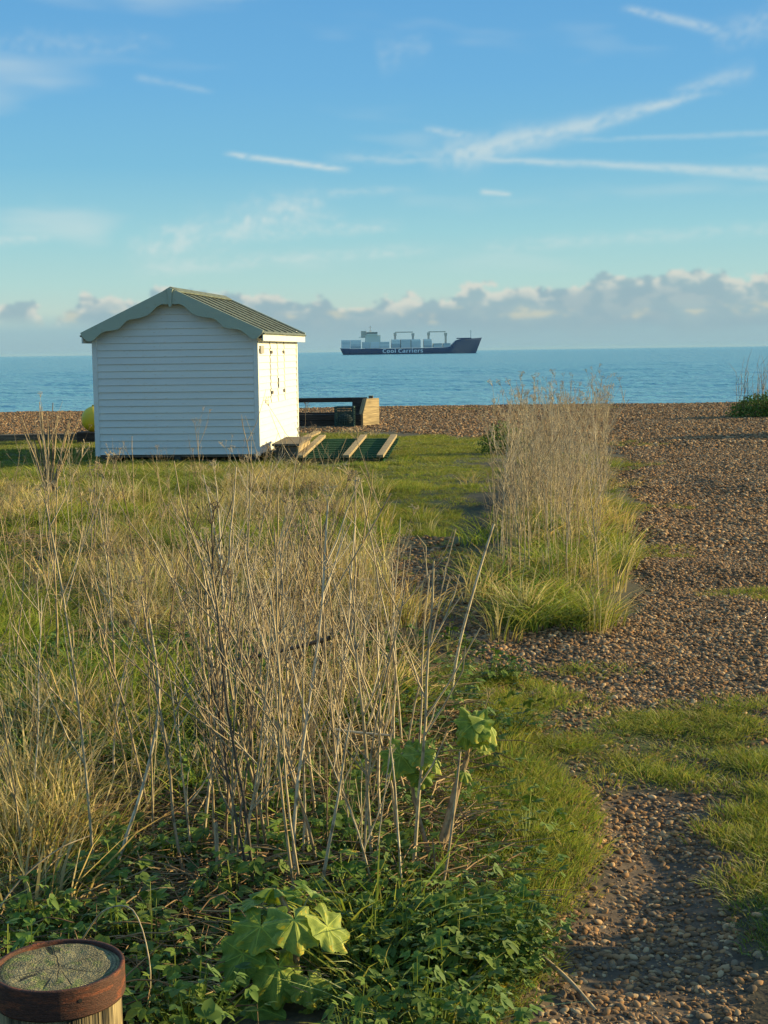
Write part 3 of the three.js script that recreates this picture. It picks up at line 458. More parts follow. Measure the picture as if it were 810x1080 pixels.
// ------------------------------------------------------------------ vegetation shapes
// a tuft of blades: [count, spread, height, width, lean]
function tuftGeo(n, spread, h0, h1, w, lean, tones) {
  const pos = [], nor = [], col = [], idx = [];
  for (let i = 0; i < n; i++) {
    const a = rr(0, 6.283), r = spread * Math.sqrt(rnd()), bx = Math.cos(a) * r, bz = Math.sin(a) * r, h = rr(h0, h1), la = a + gauss() * 1.2, L = h * lean * rr(0.25, 1.3), fa = rr(0, 3.1416), wx = Math.cos(fa) * w * rr(0.6, 1.3) / 2, wz = Math.sin(fa) * w * rr(0.6, 1.3) / 2, t = pick(tones), tv = rr(0.75, 1.25), b0 = pos.length / 3;
    const nx = -wz / w, nz = wx / w; const dx = Math.cos(la), dz = Math.sin(la);
    for (const [f, k] of [[0, 1], [0.4, 0.9], [0.75, 0.6], [1, 0]]) {
      const y = h * (f - 0.22 * lean * f * f), cx = bx + dx * L * f * f, cz = bz + dz * L * f * f;
      if (k) { pos.push(cx - wx * k, y, cz - wz * k, cx + wx * k, y, cz + wz * k); } else pos.push(cx, y, cz);
      for (let q = 0; q < (k ? 2 : 1); q++) { const N = V(nx * 2, 0.6 - f * 0.1, nz * 2).normalize(); nor.push(N.x, N.y, N.z); col.push(t[0] * tv, t[1] * tv, t[2] * tv); }
    }
    idx.push(b0, b0 + 1, b0 + 2, b0 + 1, b0 + 3, b0 + 2, b0 + 2, b0 + 3, b0 + 4, b0 + 3, b0 + 5, b0 + 4, b0 + 4, b0 + 5, b0 + 6);
  }
  const g = new THREE.BufferGeometry(); g.setAttribute('position', new THREE.Float32BufferAttribute(pos, 3)); g.setAttribute('normal', new THREE.Float32BufferAttribute(nor, 3)); g.setAttribute('color', new THREE.Float32BufferAttribute(col, 3)); g.setIndex(idx); return g;
}
// small folded leaves on short stalks, a leafy ground plant
function herbGeo(n, spread, h, ls, tones) {
  const pos = [], col = [], idx = [];
  for (let i = 0; i < n; i++) {
    const a = rr(0, 6.283), r = spread * Math.sqrt(rnd()), y = h * rr(0.35, 1) * (1 - 0.4 * r / spread), c = V(Math.cos(a) * r, y, Math.sin(a) * r), dir = a + gauss() * 0.9, s = ls * rr(0.6, 1.3), t = pick(tones), tv = rr(0.75, 1.25), pitch = rr(-0.5, 0.7);
    const X = V(Math.cos(dir) * Math.cos(pitch), -Math.sin(pitch), Math.sin(dir) * Math.cos(pitch)), Y = V(-Math.sin(dir), rr(-0.3, 0.3), Math.cos(dir)).normalize(), N = X.clone().cross(Y).multiplyScalar(-1);
    for (let q = 0; q < 3; q++) {   // three leaflets
      const w = (q - 1) * 0.95, U = X.clone().multiplyScalar(Math.cos(w)).addScaledVector(Y, Math.sin(w)), Wd = Y.clone().multiplyScalar(Math.cos(w)).addScaledVector(X, -Math.sin(w)), b0 = pos.length / 3, l = s * (q === 1 ? 1.15 : 0.85);
      const P = (u, v, k) => { const p = c.clone().addScaledVector(U, u * l).addScaledVector(Wd, v * l).addScaledVector(N, k * l); pos.push(p.x, p.y, p.z); col.push(t[0] * tv, t[1] * tv, t[2] * tv); };
      P(0.05, 0, 0); P(0.35, -0.3, 0.1); P(0.35, 0.3, 0.1); P(0.55, 0, 0); P(0.75, -0.26, 0.04); P(0.75, 0.26, 0.04); P(1.08, 0, -0.12);
      idx.push(b0, b0 + 3, b0 + 1, b0, b0 + 2, b0 + 3, b0 + 1, b0 + 3, b0 + 4, b0 + 2, b0 + 5, b0 + 3, b0 + 3, b0 + 6, b0 + 4, b0 + 3, b0 + 5, b0 + 6);
    }
    const b0 = pos.length / 3; const o = V(c.x * 0.2, 0, c.z * 0.2); for (const p of [o.clone().add(V(-0.002, 0, 0)), o.clone().add(V(0.002, 0, 0)), c.clone().add(V(-0.0015, 0, 0)), c.clone().add(V(0.0015, 0, 0))]) { pos.push(p.x, p.y, p.z); col.push(t[0] * tv * 1.2, t[1] * tv, t[2] * tv); } idx.push(b0, b0 + 1, b0 + 2, b0 + 1, b0 + 3, b0 + 2);
  }
  const g = new THREE.BufferGeometry(); g.setAttribute('position', new THREE.Float32BufferAttribute(pos, 3)); g.setAttribute('color', new THREE.Float32BufferAttribute(col, 3)); g.setIndex(idx); g.computeVertexNormals(); return g;
}
const GREEN = [[0.23, 0.30, 0.035], [0.18, 0.27, 0.033], [0.29, 0.34, 0.038], [0.36, 0.36, 0.05]], STRAW = [[0.62, 0.49, 0.19], [0.52, 0.39, 0.14], [0.68, 0.56, 0.27], [0.40, 0.29, 0.11]], OLIVE = [[0.32, 0.31, 0.065], [0.25, 0.27, 0.05], [0.42, 0.36, 0.09]];
const DEEP = [[0.085, 0.155, 0.024], [0.12, 0.20, 0.028], [0.17, 0.25, 0.035]];
const grassMat = leafy(1, 1, 1, 0.42, { vertexColors: true });
const M4 = new THREE.Matrix4(), Q = new THREE.Quaternion(), EU = new THREE.Euler();
function place(x, z, s, sy = s, tilt = 0.12, dy = 0) { EU.set(gauss() * tilt, rr(0, 6.283), gauss() * tilt); return new THREE.Matrix4().compose(V(x, height(x, z) + dy, z), Q.setFromEuler(EU), V(s, sy, s)); }
const tint = (v = 0.15) => { const k = 1 + gauss() * v; return C(k * (1 + gauss() * v * 0.5), k, k * (1 + gauss() * v * 0.4)); };
// scatter n points over the ground seen from z0 to z1 with a margin either side
function scatter(n, z0, z1, fn, xl = -1, xr = 1) {
  for (let i = 0; i < n; i++) { const u = rnd(), a = -z0, b = -z1, z = -Math.sqrt(a * a + (b * b - a * a) * u), w = 0.285 * -z + 0.5, x = lerp(xl, xr, rnd()) * w; fn(x, z); }
}
const inHut = (x, z) => { const dx = x + 3.166, dz = z + 22.72, c = Math.cos(-0.11), s = Math.sin(-0.11), lx = dx * c - dz * s, lz = dx * s + dz * c; return Math.abs(lx) < 1.33 && lz < 0.05 && lz > -3.65; };
const inPanel = (x, z) => x > -1.4 && x < 0.15 && z < -22.0 && z > -24.9;
const inPost = (x, z) => Math.hypot(x + 0.73, z + 3.13) < 0.16 || Math.hypot((x + 0.27) * 1.0, (z + 3.42) * 0.75) < 0.19;   // also kept clear: the mallow

// ------------------------------------------------------------------ grasses (nobody could count them)
{
  const short = [0, 1, 2].map(() => tuftGeo(64, 0.075, 0.012, 0.06, 0.003, 1.0, [...GREEN, ...GREEN, ...GREEN, ...OLIVE, STRAW[3]]));
  const lists = [[], [], []];
  const lawnAt = (x, z, keep) => { if (inHut(x, z) || inPanel(x, z) || inPost(x, z)) return; const q = zone(x, z); let d = Math.max(q.lawn, q.bridge * (0.3 + 0.7 * ss(0.9, 1.4, x) + 0.7 * ss(0.95, 0.6, x)) * ss(0.34, 0.6, fbm(x * 4 + 3, z * 4, 3)), q.verge) * (1 - q.path * 0.97) * (1 - q.bare * 0.85); if (rnd() < d * keep) { const far = 1 + Math.max(0, -z - 8) * 0.045, n = fbm(x * 1.3 + 8, z * 1.3, 3); lists[Math.floor(rnd() * 3)].push([place(x, z, rr(0.8, 1.3) * far, rr(0.7, 1.3) * (0.3 + 0.9 * n) * Math.min(far, 1.2)), tint(0.16)]); } };
  scatter(15000, -3, -8, (x, z) => lawnAt(x, z, 1)); scatter(9000, -4, -21, (x, z) => { if (inPost(x, z) || x > 0.5) return; const q = zone(x, z); if (q.bare > 0.3 || rnd() > ss(0.38, 0.6, fbm(x * 0.9 + 33, z * 0.8 + 7, 3))) return; lists[Math.floor(rnd() * 3)].push([place(x, z, rr(1.1, 1.7), rr(1.2, 2.4)), tint(0.18)]); }, -1, 0.4); scatter(16000, -8, -31, (x, z) => lawnAt(x, z, 0.9));
  // stray tufts in the shingle
  for (const [x, z, r, n] of [[2.25, -15.2, 0.35, 26], [2.9, -15.6, 0.25, 14], [2.05, -11.8, 0.3, 16], [2.55, -9.9, 0.3, 22], [2.7, -9.7, 0.3, 14], [2.3, -12.2, 0.2, 10], [4.2, -25.5, 0.6, 30], [3.6, -21, 0.35, 20], [1.0, -7.4, 0.15, 8], [5.5, -40.5, 0.7, 30], [2.4, -40.5, 0.4, 20]]) for (let i = 0; i < n; i++) { const a = rr(0, 6.3), q = r * Math.sqrt(rnd()), X = x + Math.cos(a) * q * 1.4, Z = z + Math.sin(a) * q; lists[i % 3].push([place(X, Z, rr(0.9, 1.6), rr(0.6, 1.1)), tint(0.15)]); }
  short.forEach((g, i) => tag(inst('short_grass', g, grassMat, lists[i]), 'short green turf on the track and verge beside the shingle', 'grass', 'short green turf', 'stuff'));
  // taller grass: green, straw, mixed
  const kinds = [tuftGeo(34, 0.10, 0.12, 0.34, 0.0072, 0.75, [...OLIVE, ...OLIVE, ...STRAW, GREEN[3]]), tuftGeo(30, 0.09, 0.16, 0.42, 0.0066, 0.65, [...STRAW, ...STRAW, OLIVE[2]]), tuftGeo(38, 0.10, 0.12, 0.30, 0.0072, 0.9, [...GREEN, ...GREEN, OLIVE[0]]), tuftGeo(22, 0.12, 0.2, 0.5, 0.006, 0.55, [...STRAW, STRAW[2]])];
  const T = [[], [], [], []];
  const meadow = (x, z, keep) => {
    if (inHut(x, z) || inPanel(x, z) || inPost(x, z)) return; const q = zone(x, z);
    let d = (1 - q.shingle) * (1 - q.bare * 0.9) * (1 - 0.93 * q.lawn) * (1 - q.bridge) * (1 - q.verge * 0.85); const cl = q.clump * (1 - q.path); d = Math.max(d * (x < 0.45 ? 1 : 0.02) * (z > -7.4 ? ss(0.3, 0.0, x) : 1), cl);
    const pt = fbm(x * 1.5 + 60, z * 0.9, 3); d *= 0.12 + 1.0 * ss(0.36, 0.56, pt);
    if (z > -5.6 && x < 0.3 && x > -1.0) d *= 0.6; if (z > -4.7 && x > -0.35) d *= 0.45; if (z > -7.5) d *= lerp(0.35, 1, ss(0.42, 0.58, fbm(x * 1.3 + 12, z * 1.1 + 3, 3)));
    if (rnd() > d * keep) return;
    const n = fbm(x * 0.8 + 15, z * 0.7 + 5, 3), green = cl > 0.5 ? (z > -11.5 ? 0.9 : 0.45) : z > -6.5 ? 0.66 : 0.52; let k = n > 0.62 - green * 0.25 + gauss() * 0.12 ? 2 : rnd() < 0.5 ? 0 : rnd() < 0.6 ? 1 : 3;
    const far = 1 + Math.max(0, -z - 9) * 0.02; T[k].push([place(x, z, rr(0.8, 1.3) * far, rr(0.5, 1.15) * lerp(0.65, 1.15, ss(0.35, 0.65, pt)) * lerp(1, 0.5, ss(-13, -19, z)) * (cl > 0.5 ? (z < -14 ? 0.6 : 0.72) : 1), 0.15), tint(0.2)]);
  };
  scatter(4600, -3, -9, (x, z) => meadow(x, z, 0.9), -1, 0.9); scatter(8500, -9, -22, (x, z) => meadow(x, z, 0.85)); scatter(1200, -22, -30, (x, z) => meadow(x, z, 0.5));
  for (let i = 0; i < 60; i++) { const x = -1.18 + gauss() * 0.22, z = -4.55 + gauss() * 0.3; T[pick([0, 1, 0])].push([place(x, z, rr(0.8, 1.1), rr(0.7, 1.1)), tint(0.15)]); }
  const nm = ['meadow_grass', 'straw_grass', 'green_grass', 'tall_dry_grass'], lb = ['mixed olive and straw meadow grass before the hut', 'pale straw-coloured dead grass in the meadow', 'long fresh green grass among the straw tufts', 'taller dry grass blades standing out of the meadow'];
  kinds.forEach((g, i) => tag(inst(nm[i], g, grassMat, T[i]), lb[i], 'grass', null, 'stuff'));
  // leafy undergrowth in the foreground
  const herbs = [herbGeo(44, 0.13, 0.13, 0.021, DEEP), herbGeo(40, 0.12, 0.09, 0.016, [...DEEP, GREEN[0]]), herbGeo(30, 0.14, 0.19, 0.030, DEEP)], Hh = [[], [], []];
  scatter(3300, -2.6, -8.4, (x, z) => { if (inPost(x, z) || x > 0.62) return; const q = zone(x, z); let d = (1 - q.shingle) * (1 - q.bridge) * (1 - 0.7 * q.verge) * ss(-8.4, -6.2, z) * (0.22 + ss(0.35, 0.6, fbm(x * 1.6 + 2, z * 1.6 + 44, 3))); if (rnd() < d) Hh[Math.floor(rnd() * 3)].push([place(x, z, rr(0.7, 1.2), rr(0.7, 1.25), 0.2), tint(0.18)]); }, -1, 0.6);
  for (let i = 0; i < 90; i++) { const x = 0.18 + gauss() * 0.2, z = -3.75 + gauss() * 0.28; if (inside(P_path, x, z) < -0.03) Hh[i % 3].push([place(x, z, rr(0.7, 1.1), rr(0.7, 1.1), 0.2), tint(0.15)]); }
  herbs.forEach((g, i) => tag(inst('undergrowth', g, leafy(1, 1, 1, 0.45, { vertexColors: true, roughness: 0.7 }), Hh[i]), ['dark green leafy undergrowth around the stalk bases', 'small-leaved green undergrowth near the path edge', 'taller leafy weeds in the shaded foreground'][i], 'undergrowth', null, 'stuff'));
}

// ------------------------------------------------------------------ pebbles
{
  const geo = [0, 1, 2, 3, 4].map((k) => {
    const g = mergeVertices(new THREE.IcosahedronGeometry(1, 1).deleteAttribute('normal').deleteAttribute('uv')), p = g.attributes.position;
    for (let i = 0; i < p.count; i++) { const x = p.getX(i), y = p.getY(i), z = p.getZ(i), n = 0.78 + 0.5 * fbm(x * 1.2 + k * 9 + 20, y * 1.2 + z * 1.3 + k * 5 + 30, 2); p.setXYZ(i, x * n * (1.15 + 0.08 * k), y * n * (0.5 + 0.06 * k), z * n * (0.72 + 0.08 * k)); }
    g.computeVertexNormals(); return g;
  });
  const mat = new THREE.MeshPhysicalMaterial({ color: C(1, 1, 1), roughness: 0.95, specularIntensity: 0.35 });
  const TON = [[0.27, 0.165, 0.095], [0.33, 0.205, 0.12], [0.20, 0.125, 0.08], [0.40, 0.28, 0.18], [0.15, 0.105, 0.075], [0.30, 0.18, 0.10], [0.22, 0.17, 0.13], [0.43, 0.33, 0.23], [0.12, 0.09, 0.07], [0.24, 0.15, 0.09]];
  const tone = () => { const t = pick(TON), k = rr(0.55, 1.2); return C(t[0] * k * 1.12, t[1] * k, t[2] * k * 0.8); };
  const L = [[], [], [], [], []], big = [];
  const put = (x, z, s) => { const i = Math.floor(rnd() * 5); EU.set(gauss() * 0.45, rr(0, 6.283), gauss() * 0.45); const y = height(x, z) + s * rr(-0.15, 0.5), c = tone(); const e = { x, y, z, s, i, q: new THREE.Quaternion().setFromEuler(EU), c, app: s / Math.hypot(x, z, 1.65) }; big.push(e); };
  const bandOf = (n, z0, z1, s0, s1, xl = -1, xr = 1) => scatter(n, z0, z1, (x, z) => { if (inHut(x, z) || inPost(x, z)) return; const q = zone(x, z); let d = Math.max(q.shingle, q.beach * 0.8, z > -8.9 && z < -7.6 && x > 0.5 && x < 1.3 ? 0.75 : 0, q.bridge * 0.5 * ss(0.62, 0.45, fbm(x * 4 + 3, z * 4, 3)), q.bare * 0.22); if (rnd() < d) { if (z > -7 && rnd() < 0.55 * ss(0.4, 0.62, fbm(x * 5 + 80, z * 3, 3))) return; put(x, z, lerp(s0, s1, rnd() ** 3)); }; }, xl, xr);
  bandOf(80000, -2.9, -7, 0.002, 0.0115, -0.2, 1); bandOf(105000, -6.5, -12, 0.0042, 0.0145, 0, 1.05); bandOf(150000, -12, -24, 0.009, 0.023, 0, 1.05); bandOf(190000, -24, -45, 0.014, 0.033, -1, 1.05);
  big.sort((a, b) => b.app - a.app);
  const seen = big.slice(0), chosen = []; for (const e of seen) { const inView = e.z < -3.35 && Math.abs(e.x) < 0.26 * -e.z; if (inView && chosen.length < 290) chosen.push(e); else L[e.i].push([new THREE.Matrix4().compose(V(e.x, e.y, e.z), e.q, V(e.s, e.s, e.s)), e.c]); }
  const tones = TON.map((t) => std(t[0] * 0.98, t[1] * 0.88, t[2] * 0.7, 0.95));
  for (const e of chosen) { const m = mesh('pebble', geo[e.i], pick(tones), ground); m.position.set(e.x, e.y, e.z); m.quaternion.copy(e.q); m.scale.setScalar(e.s); }
  geo.forEach((g, i) => { const m = inst('pebbles', g, mat, L[i], ground); m.userData.kind = 'stuff'; });
}

// ------------------------------------------------------------------ dry stalks
const stalkTone = dataTex(64, 512, (u, v) => { const k = 228 + 60 * (tvn(u * 8, v * 20, 20) - 0.5) + 50 * (tvn(u * 16, v * 128, 128) - 0.5), s = ss(0.72, 0.9, tvn(u * 2, v * 40 + 3, 40)); return [k - s * 60, k * 0.97 - s * 62, k * 0.92 - s * 60]; }, true);
const stalkMats = [[0.58, 0.49, 0.34], [0.45, 0.36, 0.24], [0.66, 0.57, 0.42], [0.27, 0.20, 0.135], [0.50, 0.39, 0.23], [0.11, 0.085, 0.065]].map(([r, g, b]) => new THREE.MeshStandardMaterial({ color: C(r, g, b), map: stalkTone, roughness: 0.75 }));
// one stalk: { stem, branches: [geometry], heads: geometry }
function stalkParts(h, r, opts = {}) {
  const { nb = 4, wob = 0.05, bl = 0.3, umb = 0.5, seg = 9, curve = 0.12, sides = 5 } = opts;
  const dirA = rr(0, 6.283), pts = [], rad = []; let x = 0, z = 0, vx = 0, vz = 0;
  for (let i = 0; i <= seg; i++) { const f = i / seg; pts.push(V(x + Math.cos(dirA) * curve * h * f * f, h * f - 0.04, z + Math.sin(dirA) * curve * h * f * f)); rad.push(r * lerp(1, 0.42, f)); vx += gauss() * wob * h / seg; vz += gauss() * wob * h / seg; x += vx; z += vz; }
  const stem = tube(pts, rad, sides), branches = [], heads = [];
  const umbel = (p, dir, s) => { const own = []; const n = 5 + Math.floor(rnd() * 5); for (let k = 0; k < n; k++) { const d = dir.clone().multiplyScalar(1.2).add(V(gauss(), gauss() * 0.5 + 0.4, gauss())).normalize(), e = p.clone().addScaledVector(d, s * rr(0.7, 1.2)); own.push(tube([p, p.clone().lerp(e, 0.6), e], [0.0011, 0.0009, 0.0007], 3)); for (let q = 0; q < 3; q++) { const f = e.clone().add(V(gauss(), gauss() * 0.5 + 0.5, gauss()).multiplyScalar(s * 0.35)); own.push(tube([e, f], [0.0008, 0.0011], 3)); } } heads.push(mergeGeometries(own)); };
  const top = pts[seg], tdir = top.clone().sub(pts[seg - 1]).normalize();
  if (rnd() < umb) umbel(top, tdir, 0.05);
  for (let b = 0; b < nb; b++) {
    const f = rr(0.35, 0.95), i = Math.min(seg - 1, Math.floor(f * seg)), p = pts[i].clone().lerp(pts[i + 1], f * seg - i), a = rr(0, 6.283), t = rr(0.35, 0.75), l = h * bl * rr(0.4, 1.1) * (1.2 - f * 0.5), d = V(Math.cos(a) * Math.sin(t), Math.cos(t), Math.sin(a) * Math.sin(t));
    const m1 = p.clone().addScaledVector(d, l * 0.45), m2 = p.clone().addScaledVector(d, l * 0.8).add(V(gauss() * 0.01, l * 0.1, gauss() * 0.01)), e = p.clone().addScaledVector(d, l).add(V(gauss() * 0.02, l * 0.2, gauss() * 0.02)), rb = r * lerp(0.6, 0.35, f);
    let g = tube([p, m1, m2, e], [rb, rb * 0.85, rb * 0.7, rb * 0.5], 4);
    if (rnd() < 0.6) { const d2 = d.clone().add(V(gauss(), 0.5, gauss()).multiplyScalar(0.5)).normalize(), e2 = m1.clone().addScaledVector(d2, l * 0.5); g = mergeGeometries([g, tube([m1, m1.clone().lerp(e2, 0.5), e2], [rb * 0.7, rb * 0.6, rb * 0.4], 3)]); }
    branches.push(g); if (rnd() < umb) umbel(e, d, 0.04);
  }
  return { stem, branches, heads };
}
function buildStalk(P, mats, name, label, group, x, z, turn, tx, tz, s) {
  const lean = tz < -0.16 ? ' leaning right' : tz > 0.16 ? ' leaning left' : '', toneWord = { 0: 'beige', 1: 'brown', 2: 'pale straw', 3: 'dull brown', 4: 'tawny', 5: 'blackish' }[stalkMats.indexOf(mats)], shapeWord = P.branches.length === 0 ? 'snapped' : P.branches.length > 5 ? 'many-branched' : P.branches.length > 3 ? 'forked' : 'slender';
  label = toneWord + ' ' + shapeWord + ' stalk' + lean + ' ' + label(x, z);
  const t = thing(name, label, 'dry stalk', [x, height(x, z) - 0.01, z], 0, group);
  t.rotation.set(tx, turn, tz); t.scale.setScalar(s);
  mesh('stem', P.stem, mats, t); for (const b of P.branches) mesh('branch', b, mats, t); for (const q of P.heads) mesh('seed_head', q, mats, t);
  return t;
}
function whole(P) { return mergeGeometries([P.stem, ...P.branches, ...P.heads]); }
{
  const bare = Array.from({ length: 12 }, () => stalkParts(rr(0.95, 1.2), rr(0.0044, 0.0072), { nb: 2 + Math.floor(rnd() * 5), wob: 0.085, umb: 0.15, bl: 0.26, curve: rr(0.02, 0.12) }));
  const forked = Array.from({ length: 10 }, () => stalkParts(rr(0.9, 1.2), rr(0.0044, 0.0068), { nb: 4 + Math.floor(rnd() * 4), umb: 0.3, bl: 0.42, wob: 0.1 }));
  const seedy = Array.from({ length: 10 }, () => stalkParts(rr(1.1, 1.35), rr(0.004, 0.0055), { nb: 6 + Math.floor(rnd() * 5), umb: 0.75, bl: 0.3, wob: 0.04 }));
  const broken = Array.from({ length: 5 }, () => stalkParts(rr(0.35, 0.7), rr(0.0045, 0.0065), { nb: 0, umb: 0, curve: 0.03 }));
  const mat = () => pick([stalkMats[0], stalkMats[0], stalkMats[1], stalkMats[2], stalkMats[2], stalkMats[4], stalkMats[3], rnd() < 0.3 ? stalkMats[5] : stalkMats[1]]);
  // dense stand in the foreground
  const third = (v, a, b, w) => w[v < a ? 0 : v < b ? 1 : 2];
  const L1 = (x, z) => third(-z, 4.8, 5.5, ['at the front', 'in the middle', 'at the back']) + ' of the foreground stand, ' + third(x, -0.25, 0.0, ['left part', 'centre', 'right part']), G1 = 'dry stalks of the foreground stand';
  const stand = [];
  for (let i = 0; i < 80; i++) { const t = rnd(), x = lerp(-0.44, 0.21, rnd()) + gauss() * 0.04, z = lerp(-4.02, -6.6, t ** 1.3); stand.push([x * (1 + t * 0.3) - 0.26 * t, z]); }
  for (const [x, z] of stand) buildStalk(rnd() < 0.68 ? pick(bare) : rnd() < 0.7 ? pick(forked) : pick(broken), mat(), 'dry_stalk', L1, G1, x, z, rr(0, 6.283), gauss() * 0.15, -0.07 + gauss() * 0.18, rr(0.6, 1.12));
  // stalks dotted over the meadow
  const L2 = (x, z) => 'in the straw meadow, ' + third(-z, 7, 10, ['near', 'halfway', 'far']) + ', ' + third(x / -z, -0.19, -0.1, ['left edge', 'below the hut', 'beside the stand']), G2 = 'dry stalks scattered over the meadow';
  for (let i = 0; i < 80; i++) { const t = rnd(), z = lerp(-4.3, -14, t ** 1.5), w = -0.265 * -z, x = lerp(w, -0.15 - 0.02 * -z, rnd()); buildStalk(pick(rnd() < 0.5 ? forked : rnd() < 0.7 ? bare : seedy), mat(), 'meadow_stalk', L2, G2, x, z, rr(0, 6.283), gauss() * 0.1, gauss() * 0.12 - 0.02, rr(0.7, 1.05)); }
  // the clump by the shingle
  const L3 = (x, z) => third(-z, 11, 14, ['at the near end', 'in the middle', 'at the far end']) + ' of the clump beside the shingle, ' + third(x / -z, 0.1, 0.13, ['track side', 'centre', 'shingle side']), G3 = 'dry stalks of the clump by the shingle';
  const inClump = () => { for (; ;) { const z = -lerp(9.2, 18, rnd()), x = rr(0.6, 3.2); if (inside(P_clump, x, z) > 0.08) return [x, z]; } };
  for (let i = 0; i < 105; i++) { const [x, z] = inClump(), t = ss(-9, -17, z); buildStalk(pick(rnd() < 0.75 ? seedy : forked), pick([stalkMats[0], stalkMats[2], stalkMats[4], stalkMats[0], stalkMats[1]]), 'clump_stalk', L3, G3, x, z, rr(0, 6.283), gauss() * 0.08, gauss() * 0.09 + 0.04, rr(0.75, 1.0)); }
  // the thinner ones that fill in between
  const fill = [0, 1, 2].map((k) => whole(stalkParts(rr(0.8, 1.0), 0.003, { nb: 3, umb: 0.2, sides: 3, seg: 6 }))), F = [[], [], []];
  const put = (x, z, s, tl) => { const k = Math.floor(rnd() * 3); EU.set(gauss() * tl, rr(0, 6.283), gauss() * tl - 0.03); const c = pick([[0.54, 0.45, 0.30], [0.43, 0.34, 0.22], [0.28, 0.21, 0.14], [0.62, 0.53, 0.37]]); F[k].push([new THREE.Matrix4().compose(V(x, height(x, z) - 0.02, z), Q.setFromEuler(EU), V(s, s, s)), C(...c)]); };
  for (let i = 0; i < 80; i++) { const t = rnd(); put(lerp(-0.62, 0.14, rnd()) - 0.2 * t, lerp(-4.4, -8.2, t), rr(0.5, 1.0), 0.14); }
  for (let i = 0; i < 330; i++) { const z = lerp(-4.6, -18, rnd() ** 1.25); put(lerp(-0.27 * -z, -0.1, rnd()), z, rr(0.35, 0.85), 0.16); }
  for (let i = 0; i < 210; i++) { const [x, z] = inClump(); put(x, z, rr(0.6, 1.0), 0.12); }
  const fm = new THREE.MeshStandardMaterial({ color: C(1, 1, 1), map: stalkTone, roughness: 0.8 });
  fill.forEach((g, i) => tag(inst('dry_stems', g, fm, F[i]), 'thin dry stems massed between the taller stalks', 'dry stems', 'fine dry stems', 'stuff'));
  // fan-shaped clump left of the hut
  const fan = thing('fan_plant', 'fan-shaped clump of reddish brown dry stems left of the hut', 'dry plant', [-3.98, height(-3.98, -17.6) - 0.02, -17.6]);
  for (let i = 0; i < 22; i++) { const a = (i / 21 - 0.5) * 0.75 + gauss() * 0.05, h = rr(0.85, 1.15), b = gauss() * 0.12, P = [V(gauss() * 0.05, 0, gauss() * 0.05)]; for (let k = 1; k <= 5; k++) P.push(V(Math.sin(a) * h * k / 5 + gauss() * 0.012, h * k / 5 * Math.cos(a), b * h * k / 5 + gauss() * 0.012)); mesh('stem', tube(P, P.map((_, k) => 0.0105 * (1 - 0.11 * k)), 5), pick([stalkMats[4], stalkMats[3], stalkMats[1]]), fan); }
  // single ones that stand out
  const single = (name, label, pts, r0, r1, m, cat = 'dry stalk') => { const P = new THREE.CatmullRomCurve3(pts.map((p) => V(...p))).getPoints(18); const o = mesh(name, tube(P, P.map((_, k) => lerp(r0, r1, k / 18)), 7), m); return tag(o, label, cat); };
  single('leaning_stalk', 'pale stalk leaning right at the edge of the track, left of the clump', [[0.28, 0, -6.6], [0.33, 0.3, -6.62], [0.42, 0.62, -6.65], [0.5, 0.86, -6.7]], 0.008, 0.005, stalkMats[2]);
  single('dead_branch', 'dark dead branch lying slantwise across the foreground stand', [[-0.62, 0.53, -5.3], [-0.46, 0.56, -5.27], [-0.3, 0.60, -5.24], [-0.2, 0.635, -5.2]], 0.004, 0.009, stalkMats[5], 'dead branch');
  single('bent_twig', 'pale cut twig lying level across the foreground stand', [[-0.17, 0.47, -4.55], [-0.08, 0.465, -4.52], [0.02, 0.46, -4.5]], 0.005, 0.004, stalkMats[2], 'twig');
  single('forked_stalk', 'pale forked stalk rising in front of dark undergrowth above the bollard', [[-0.86, 0.0, -4.25], [-0.79, 0.2, -4.3], [-0.72, 0.42, -4.35], [-0.69, 0.62, -4.4], [-0.72, 0.85, -4.45]], 0.0065, 0.0035, stalkMats[2]);
  single('cut_stalk', 'short snapped stalk stub standing right of the bollard', [[-0.49, 0, -4.15], [-0.495, 0.17, -4.15], [-0.5, 0.30, -4.16]], 0.007, 0.0065, stalkMats[1]);
  single('arching_stem', 'bowed dead stem arching beside the bollard', [[-0.78, 0.18, -3.6], [-0.70, 0.29, -3.52], [-0.62, 0.315, -3.45], [-0.575, 0.2, -3.4], [-0.585, 0.03, -3.38]], 0.0022, 0.0016, stalkMats[0]);
  single('bowed_stem', 'low bowed straw stem left of the bollard', [[-1.08, 0.12, -3.75], [-1.0, 0.24, -3.85], [-0.9, 0.31, -3.92], [-0.83, 0.325, -3.98]], 0.0026, 0.0018, stalkMats[1]);
  single('fallen_twig', 'bare twig lying on the shingle path at its near end', [[0.40, height(0.4, -3.75) + 0.03, -3.78], [0.46, height(0.46, -3.66) + 0.028, -3.66], [0.51, height(0.5, -3.52) + 0.02, -3.52]], 0.008, 0.005, stalkMats[1], 'twig');
  single('slanting_stalk', 'thin stalk leaning right over the green verge by the path', [[0.13, 0.0, -4.1], [0.17, 0.2, -4.12], [0.2, 0.42, -4.15], [0.21, 0.5, -4.16]], 0.0045, 0.0035, stalkMats[1]);
}

